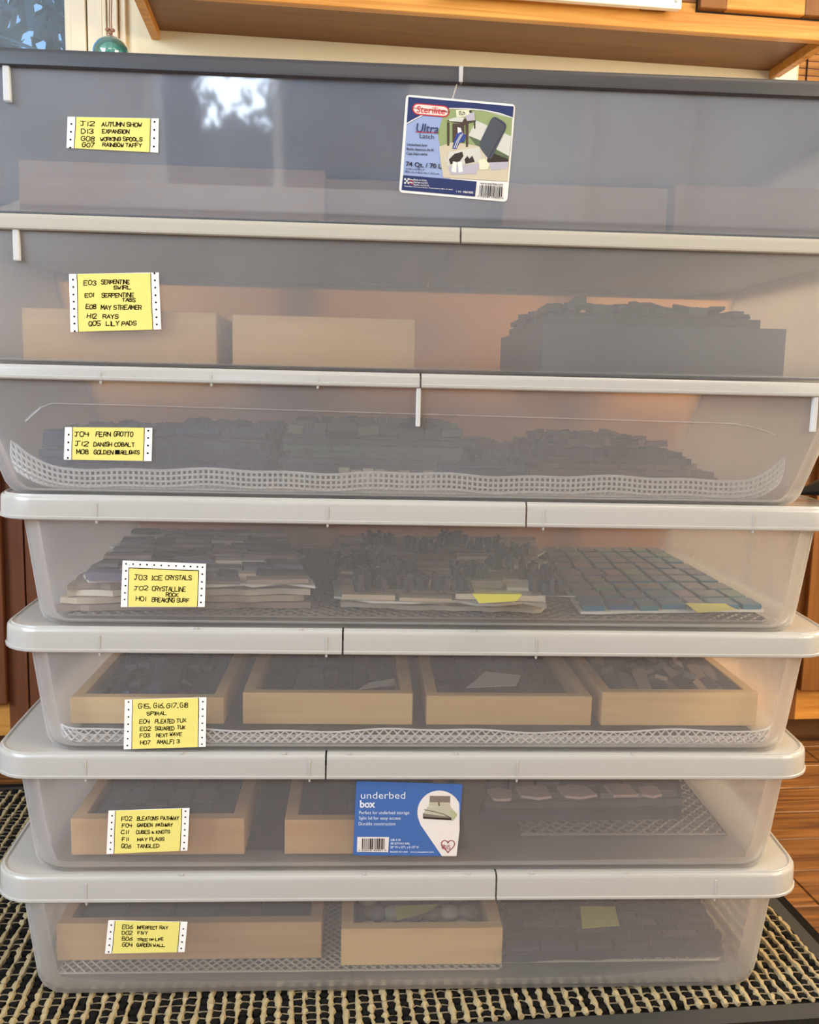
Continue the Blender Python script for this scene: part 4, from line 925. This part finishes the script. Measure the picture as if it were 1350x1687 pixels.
# --- third bin
f5 = B5.floor; LIM[:] = [B5.xi0+.006, B5.xi1-.006]
slab('floor_shade_sheet', 'added dark sheet that deepens the shade under the four wooden trays', 'sheet', rectq(B5.xi0+.012, B5.xi1-.012, .034, .44, 0), f5+.0008, .0008, M['dark_back'], .001, 6)  # added to darken the tray gaps and the holes of the liner
rows5 = [(74, 369, 1149, 'leftmost of the four wooden trays in a row'), (400, 680, 1142, 'second from the left of the four wooden trays in a row'), (703, 975, 1147, 'third from the left of the four wooden trays, with white paper inside'), (991, 1253, 1141, 'rightmost of the four wooden trays in a row')]
for i, (a, b, c, lb) in enumerate(rows5):
    t = tray(B5, a, b, c, .074, .35, lb, z0=f5+.0020, pym=1175, wall=.0125)
    fill(t, 'flaky dark mosaic sheet in the wooden tray '+lb.split(' of ')[0].split(',')[0], [T_dark[0], T_dark[1], T_navy[2]] if i < 3 else [T_stone[0], T_dark[2], T_stone[2]], 9, 7, .012 if i != 3 else .006, tilt=.5 if i in (0, 3) else .2, th=.004, tall=.003)
    if i == 2:
        note('crumpled white paper slip in the third tray of the row', [(768, 1136), (850, 1138), (858, 1118), (800, 1112)], t.z1-.003, .004, .006, M['white'], 'paper_slip')
    if i == 1:
        note('folded cream paper slip in the second tray of the row', [(590, 1138), (652, 1134), (650, 1124), (610, 1130)], t.z1-.004, .004, .004, M['mesh_back'], 'paper_slip')
za, zb = at(640, 1204, .014).z, f5+.0022
def c5(x, y, z, s):
    hw = (B5.xi1-B5.xi0)/2-.004; d = max(0, abs(x-(B5.xi0+B5.xi1)/2)-(hw-.030)); d = min(d, .031)
    y += .034-math.sqrt(.034**2-d*d)
    return (x, y, z+(.0015*math.sin(x*23)+.001*math.sin(x*61))*max(0, 1-s/.016))
liner('grey holed liner turned up along the front of the bin with four trays', [(.0142, za), (.0148, lerp(za, zb, .5)), (.0172, zb+.0026), (.022, zb+.0004), (.040, zb+.0004)], B5.xi0+.004, B5.xi1-.004, .0047, M['liner_g'], True, .0026, c5)

# --- fourth bin
f4 = B4.floor; LIM[:] = [B4.xi0+.006, B4.xi1-.006]
liner('dark mesh liner under the mosaic sheets of the middle bin', [(.034, f4+.0020), (.12, f4+.0020), (.44, f4+.0020)], at(112, 1015, .034).x, at(1268, 1015, .034).x, .0075, M['liner_d'], True, .0030)
zs4 = f4+.0042
for k in range(4):
    slab('mosaic_sheet', ORD[k]+' stone sheet of the left pile in the middle bin', 'mosaic sheet', quadz(zs4, (100+3*k, 1006), (510-2*k, 1001), (470, 905), (165, 902)), zs4+k*.0075, .0065, T_stone[(0, 1, 3, 0)[k]], .005, 16, 'stone sheets in the left pile of the middle bin')
def strips(name, label, pz, z, rows, rl, mats, seed):
    random.seed(seed)
    return sheet(name, label, quadz(z, *pz), z, .003, 6, rows, .06, mats, M['mesh_back'], jit=.6, tall=.006, rowlens=rl, part='stone_strip', skip=.05, tilt=.03)
strips('mosaic_sheet', 'topmost sheet of ragged ledge stone strips in the left pile of the middle bin', [(108, 984), (508, 976), (468, 884), (172, 880)], zs4+.0305, 16, (3, 6), T_stone+[T_stone[4], T_stone[2], T_stone[0], T_blue[4]], 5)
for k in range(2):
    slab('mosaic_sheet', ORD[k]+' tan stone sheet of the centre pile in the middle bin', 'mosaic sheet', quadz(zs4, (562, 1000), (898, 1011), (872, 900), (560, 894)), zs4+k*.006, .0052, T_stone[3 if k == 0 else 1], .005, 16, 'tan sheets in the centre pile of the middle bin')
strips('mosaic_sheet', 'tan ledge stone sheet with dark pebble clumps in the centre of the middle bin', [(560, 990), (905, 1002), (880, 890), (556, 884)], zs4+.0122, 15, (2, 4), [T_stone[1], T_stone[3], T_stone[1], T_stone[0]], 8)
random.seed(31)
CL = {(320, 420): 'leftmost clump of the front row', (530, 365): 'second clump of the front row', (745, 430): 'third clump of the front row', (1225, 410): 'rightmost clump of the front row',
 (310, 318): 'leftmost clump of the second row', (810, 298): 'middle clump of the second row', (1130, 300): 'rightmost clump of the second row', (160, 250): 'leftmost clump of the third row', (440, 270): 'second clump of the third row',
 (930, 250): 'rightmost clump of the third row', (270, 215): 'leftmost clump of the fourth row', (1010, 195): 'rightmost clump of the fourth row', (330, 130): 'leftmost clump of the back row', (540, 160): 'second clump of the back row', (710, 125): 'third clump of the back row', (870, 160): 'rightmost clump of the back row'}
CL = {k: 'dark upright stones, '+v+' on the tan sheet' for k, v in CL.items()}
for (a, b) in [(320, 420), (530, 365), (745, 430), (810, 298), (930, 250), (540, 160), (710, 125), (870, 160), (1010, 195), (310, 318), (1130, 300), (1225, 410), (330, 130), (270, 215), (160, 250), (440, 270)]:
    px, py = 520+a/3.14, 850+b/3.14; p = atz(px, py+6, zs4+.024); p.z = zs4+.0245
    p.y = min(.44, max(.052, p.y))
    r = empty('stone_clump', p, CL[(a, b)], 'stone clump', 'dark stone clumps on the tan sheet')
    for i in range(18):
        x, y = random.uniform(-.021, .021), random.uniform(-.016, .016); b = bmesh.new(); h = random.uniform(.010, .019)
        box(b, p.x+x-.0026, p.x+x+.0026, p.y+y-.0022, p.y+y+.0022, p.z, p.z+h, .0006)
        bmesh.ops.rotate(b, verts=b.verts, cent=(p.x+x, p.y+y, p.z), matrix=Matrix.Rotation(random.uniform(0, 3), 3, 'Z') @ Matrix.Rotation(random.uniform(-.35, .35), 3, 'X'))
        obj('stone', b, random.choice([T_dark[0], T_stone[4], T_dark[1]]), r)
note('yellow note lying on the tan stone sheet in the centre of the middle bin', [(790, 996), (850, 997), (862, 977), (778, 977)], zs4+.030, 0, .004, M['note_shaded'])
random.seed(12)
rt = sheet('mosaic_sheet', 'blue-green glass tile sheet with pale grout at the right of the middle bin', quadz(zs4+.006, (958, 1004), (1268, 1001), (1128, 905), (893, 903)), zs4+.0008, .0055, 7, 9, .19, T_blue+[T_blue[3], T_blue[0]], M['grout'], off=.0, jit=.14)
note('yellow sticky note on the front edge of the blue-green tile sheet', [(1150, 1011), (1216, 1009), (1196, 995), (1130, 994)], zs4+.009, 0, .003)
slab('paper_slip', 'white paper slip at the front between the tan and blue-green sheets', 'paper slip', quadz(zs4+.024, (912, 1009), (984, 1014), (965, 1000), (897, 994)), zs4+.0232, .0006, M['white'], .001, 6)

# --- fifth bin
random.seed(44)
f3 = B3.floor; LIM[:] = [B3.xi0+.006, B3.xi1-.006]
def pile(a, b, yb, yt, Y, depth, n, mats, label, group, jag=.006, taper=.0):
    """a pile of sheets, drawn from its front outline"""
    ym = (yb+yt)/2; x0, x1 = at(a, ym, Y).x, at(b, ym, Y).x; z1 = at((a+b)/2, yt, Y).z; zb = pile.base
    h = (z1-zb)/n
    for k in range(n):
        i = taper*k; P = rectq(x0+i+random.uniform(-.003, .003), x1-i+random.uniform(-.003, .003), Y+random.uniform(0, .006)+i*.3, Y+depth, 0, random.uniform(-.6, .6))
        slab('mosaic_sheet', ORD[k]+' '+label, 'mosaic sheet', P, zb+k*h, h*.93, random.choice(mats), jag*.4, 18, group)
    return x0, x1, z1
pile.base = f3+.0062
x0, x1, z1 = pile(66, 240, 780, 742, .055, .30, 4, T_navy, 'navy glass sheet in the low pile under the index card of the fifth bin', 'navy sheets at the left of the fifth bin')
sheet('mosaic_sheet', 'top navy glass mosaic sheet behind the index card of the fifth bin', rectq(x0, x1, .06, .34, 0), z1+.0004, .006, 6, 7, .1, T_navy, M['dark_back'], jit=.3, tall=.012, tilt=.15)
x0, x1, z1 = pile(250, 438, 780, 728, .060, .30, 6, [T_navy[2], T_navy[3], T_green[1], T_navy[3]], 'blue-grey sheet in the pile right of the index card of the fifth bin', 'blue-grey sheets left of centre in the fifth bin')
sheet('mosaic_sheet', 'top blue-grey ragged mosaic sheet right of the index card of the fifth bin', rectq(x0, x1, .065, .34, 0), z1+.0004, .004, 7, 7, .1, [T_navy[2], T_navy[3], T_green[1]], M['dark_back'], jit=.4, tall=.006, tilt=.15)
note('olive paper slip at the foot of the blue-grey pile in the fifth bin', [(352, 776), (424, 777), (424, 774), (352, 773)], f3+.016, 0, .002, T_green[2], 'paper_slip')
x0, x1, z1 = pile(466, 770, 790, 724, .070, .30, 7, T_green, 'grey-green sheet in the big pile at the centre of the fifth bin', 'grey-green sheets at the centre of the fifth bin', .010)
sheet('mosaic_sheet', 'top grey-green mosaic sheet of the big pile at the centre of the fifth bin', rectq(x0+.004, x1-.004, .075, .36, 0), z1+.0004, .004, 8, 7, .1, T_green, M['dark_back'], jit=.4, tall=.006, tilt=.12)
x0, x1, z1 = pile(772, 884, 790, 742, .075, .28, 5, [T_green[3], T_green[1]], 'smoke grey sheet beside the big grey-green pile of the fifth bin', 'smoke grey sheets in the fifth bin', .008, .004)
M['cream_tile'] = col('cream_tile', 190, 182, 156)
c0, c1 = at(557, 785, .050).x, at(716, 785, .050).x; zc = at(640, 773, .050).z
r = empty('tile_card', Vector(((c0+c1)/2, .055, f3+.0042)), 'card of cream and veined sample tiles standing before the grey-green pile', 'tile card')
n = 8
for i in range(n):
    obj('tile', boxbm(lerp(c0, c1, i/n)+.0006, lerp(c0, c1, (i+1)/n)-.0006, .050, .056, f3+.0042, zc+random.uniform(-.002, .001), .0006), [M['cream_tile'], M['cream_tile'], T_stone[3], M['cream_tile'], T_stone[0], M['cream_tile'], T_green[3], M['cream_tile']][i], r)
c0, c1 = at(724, 785, .052).x, at(832, 785, .052).x; zc = at(780, 766, .052).z
r = empty('sample_box', Vector(((c0+c1)/2, .06, f3+.0042)), 'small dark blue-grey sample box in front of the smoke grey sheets', 'box')
obj('body', boxbm(c0, c1, .052, .070, f3+.0042, zc-.004, .001), T_navy[1], r); obj('lid', boxbm(c0-.0015, c1+.0015, .0505, .0715, zc-.004, zc, .001), T_navy[2], r)
pile.base = f3+.0062
x0, x1, z1 = pile(846, 1205, 790, 745, .070, .30, 6, T_brown, 'brown sheet in the wide pile at the right of the fifth bin', 'brown sheets at the right of the fifth bin', .012, .010)
sheet('mosaic_sheet', 'top brown mosaic sheet of the wide pile at the right of the fifth bin', rectq(x0+.060, x1-.065, .08, .34, 0), z1+.0004, .003, 9, 7, .1, T_brown, M['dark_back'], jit=.4, tall=.005, tilt=.15)
# white grid liner, front edge turned up, ends curling up the side walls
ztop = at(675, 787, .0135).z
def c3(x, y, z, s):
    e = .0012*math.sin(x*31)+.0008*math.sin(x*77+1)
    up = max(0, (abs(x-.048)-.345))
    lift = up*up*9.0*(1 if x < 0 else 1.2)
    k = max(0.0, 1-s/.05)
    inn = .004*min(1, up/.05)
    return (x-(lift*.25 if x > 0 else -lift*.1), y+inn, z+(e if s < .02 else 0)+lift*(.4+.6*k))
liner('white rubber grid liner turned up along the front of the fifth bin', [(.0150, ztop+.003), (.0150, lerp(ztop, f3, .5)), (.0175, f3+.006), (.024, f3+.0020), (.052, f3+.0020)], -.350, .440, .0053, M['liner_w'], False, .0034, c3)

# --- sixth bin
random.seed(9)
f2 = B2.floor
for a, b, yt, lb in ((37, 357, 511, 'left wooden tray behind the index card in the second bin from top'), (383, 684, 522, 'right wooden tray beside the index card in the second bin from top')):
    t = tray(B2, a, b, yt, .022, .32, lb, z0=f2+.0005, pym=555)
    fill(t, 'mosaic sheet in the '+lb.split(' in ')[0], T_dark, 5, 5, .012)
zc0 = f2+.001; Y = .075
x0, x1 = at(894, 560, Y).x, at(1296, 560, Y).x; zt2 = at(1095, 537, Y).z
r = empty('sheet_crate', Vector(((x0+x1)/2, Y+.15, zc0)), 'blue-grey open crate with ragged sheet edges showing above its rim', 'crate')
M['crate'] = col('blue_grey_crate', 74, 84, 96, .5, .1)
for nm, a in (('front_panel', (x0, x1, Y, Y+.004)), ('back_panel', (x0, x1, Y+.296, Y+.30)), ('side_panel', (x0, x0+.004, Y+.004, Y+.296)), ('side_panel', (x1-.004, x1, Y+.004, Y+.296))):
    obj(nm, boxbm(*a, zc0, zt2, .0008), M['crate'], r)
obj('base_panel', boxbm(x0+.004, x1-.004, Y+.004, Y+.296, zc0, zc0+.004), M['crate'], r)
n = 5; h = (at(1095, 520, Y+.01).z-zc0-.006)/n
for k in range(n):
    slab('mosaic_sheet', ORD[k]+' grey-green sheet packed in the blue-grey crate', 'mosaic sheet', rectq(x0+.008, x1-.008-(.02 if k == n-1 else 0), Y+.009, Y+.285, 0), zc0+.0045+k*h, h*.95, random.choice([T_green[1], T_green[0]]), .002, 20, 'sheets packed in the blue-grey crate')
z_ = zc0+.0045+n*h
sheet('mosaic_sheet', 'topmost ragged sheet with upright pieces in the blue-grey crate', rectq(x0+.008, x1-.035, Y+.01, Y+.28, 0), z_, .003, 15, 4, .15, [T_green[0], T_green[3], T_green[1]], M['dark_back'], jit=.4, tall=.007, tilt=.2)

# --- top bin
f1 = B1.floor
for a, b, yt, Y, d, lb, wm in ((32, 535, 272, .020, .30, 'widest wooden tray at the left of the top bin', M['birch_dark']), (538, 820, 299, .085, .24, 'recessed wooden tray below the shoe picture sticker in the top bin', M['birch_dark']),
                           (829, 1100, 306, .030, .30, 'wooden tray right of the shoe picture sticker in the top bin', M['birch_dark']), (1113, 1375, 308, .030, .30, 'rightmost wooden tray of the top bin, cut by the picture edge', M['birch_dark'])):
    t = tray(B1, a, b, yt, Y, d, lb, wm, z0=f1+.0005, pym=330)
    fill(t, 'mosaic sheet in the '+lb.split(' in ')[0].replace(' of the top bin, cut by the picture edge', '').replace(' at the left of the top bin', ''), T_stone, 5, 5, .015)

# --- black pouch on the fourth lid, at its right end
p = at(1350, 822, .03); z = zL[4][0]+.0005
pr = empty('black_pouch', Vector((p.x+.03, .05, z)), 'black rounded pouch tucked beside the fifth bin at the right picture edge', 'pouch')
bm = bmesh.new(); R_ = []
xa = at(1326, 824, .05).x
for k in range(11):
    t = k/10; x = xa+.12*t; s_ = math.sin(math.pi*min(.5, t*1.1+.02)); hh = .002+.020*s_
    R_.append([(x, .07+.03*s_*math.cos(2*math.pi*i/12), z+.006+hh*.5*(1+math.sin(2*math.pi*i/12))) for i in range(12)])
loft(bm, R_, True, True)
M['pouch'] = plain('black_nylon', (16, 16, 18), .55, .4, .2, 200)
obj('body', bm, M['pouch'], pr, smooth=True)
bm = bmesh.new(); tube(bm, [(xa+.02, .041, z+.016), (xa+.06, .039, z+.020), (xa+.11, .040, z+.021)], .0014, 6); obj('zipper', bm, M['gap'], pr)

# ------------------------------------------------------------------ woven mat (kitchen frame)
random.seed(2)
mo = atz(1324, 1501, MATZ, 'K').x; mi_ = mo-.034; fi = atz(1000, 1667, MATZ, 'K').y; bk = atz(5, 1300, MATZ, 'K').y
ml = -.80
mt = empty('woven_mat', KM @ Matrix.Translation(((ml+mo)/2, (fi+bk)/2, 0)), 'black and beige woven entrance mat with a black rubber border under the bins', 'mat')
obj('base', boxbm(ml, mo, fi-.034, bk+.034, .0002, .0113, .001), M['yarn_b'], mt, 'K')
bm = bmesh.new()
# bevelled rubber border, four mitred strips
def strip(a, b, c, d): # outer a-b, inner d-c
    lo = [(p[0], p[1], .0004) for p in (a, b)]; top = [(p[0], p[1], .0065) for p in (a, b)]
    vs = [bm.verts.new(q) for q in ((*a, .0004), (*b, .0004), (*b, .0095), (*a, .0095), (*c, .0140), (*d, .0140), (*c, .0004), (*d, .0004))]
    for q in ((0, 1, 2, 3), (3, 2, 4, 5), (5, 4, 6, 7), (0, 3, 5, 7), (1, 6, 4, 2), (0, 7, 6, 1)): bm.faces.new([vs[i] for i in q])
O = [(ml, fi-.034), (mo, fi-.034), (mo, bk+.034), (ml, bk+.034)]; I = [(ml+.034, fi), (mi_, fi), (mi_, bk), (ml+.034, bk)]
for k in range(4): strip(O[k], O[(k+1) % 4], I[(k+1) % 4], I[k])
obj('rubber_border', bm, M['rubber'], mt, 'K')
def hidden(x, y):
    p = KM @ Vector((x, y, 0)); return -.27 < p.x < .37 and .07 < p.y < .45
cs, rs = .0142, .0112
bt, bb_, br_ = bmesh.new(), bmesh.new(), bmesh.new()
x = max(ml+.04, -.62)
zb = .0115
while x < mi_-.003:
    y = fi+.003; ring = None; run = []
    while y < bk-.002:
        if hidden(x, y) :
            if len(run) > 1: tube(bt, *zip(*run) if False else ([q[0] for q in run], [q[1] for q in run], 6))
            run = []
        else:
            run.append(((x+random.uniform(-.0011, .0011), y, zb+.0022+random.uniform(0, .0016)), random.choice((.0018, .0026, .0034, .0042))*random.uniform(.85, 1.15)))
        y += rs*.42
    if len(run) > 1: tube(bt, [q[0] for q in run], [q[1] for q in run], 6)
    y = fi+.006; j = 0
    while y < bk-.004:
        if not hidden(x+cs/2, y) and x+cs < mi_:
            z = zb+.0012
            blob(bb_, (x+cs/2+random.uniform(-.0008, .0008), y+rs*.5, zb+.0008), cs*.46, rs*.46, .0042+random.uniform(0, .0016), 6, 4, .15)
            if random.random() < .7:
                tube(br_, [(x+.001, y-.0004, zb+.003), (x+cs*.35, y+random.uniform(-.001, .001), zb+.0032+random.uniform(0, .001)), (x+cs*.7, y+random.uniform(-.001, .001), zb+.0032), (x+cs-.001, y, zb+.003)], [.0012, .0008, .0008, .0012], 5)
        y += rs; j += 1
    x += cs
obj('beige_yarn', bt, M['yarn_t'], mt, 'K', kind='stuff', smooth=True)
obj('black_yarn', bb_, M['yarn_b'], mt, 'K', kind='stuff', smooth=True)
obj('cross_yarn', br_, plain('dull_beige_yarn', (120, 106, 84), .9, .1, .3, 260), mt, 'K', kind='stuff', smooth=True)
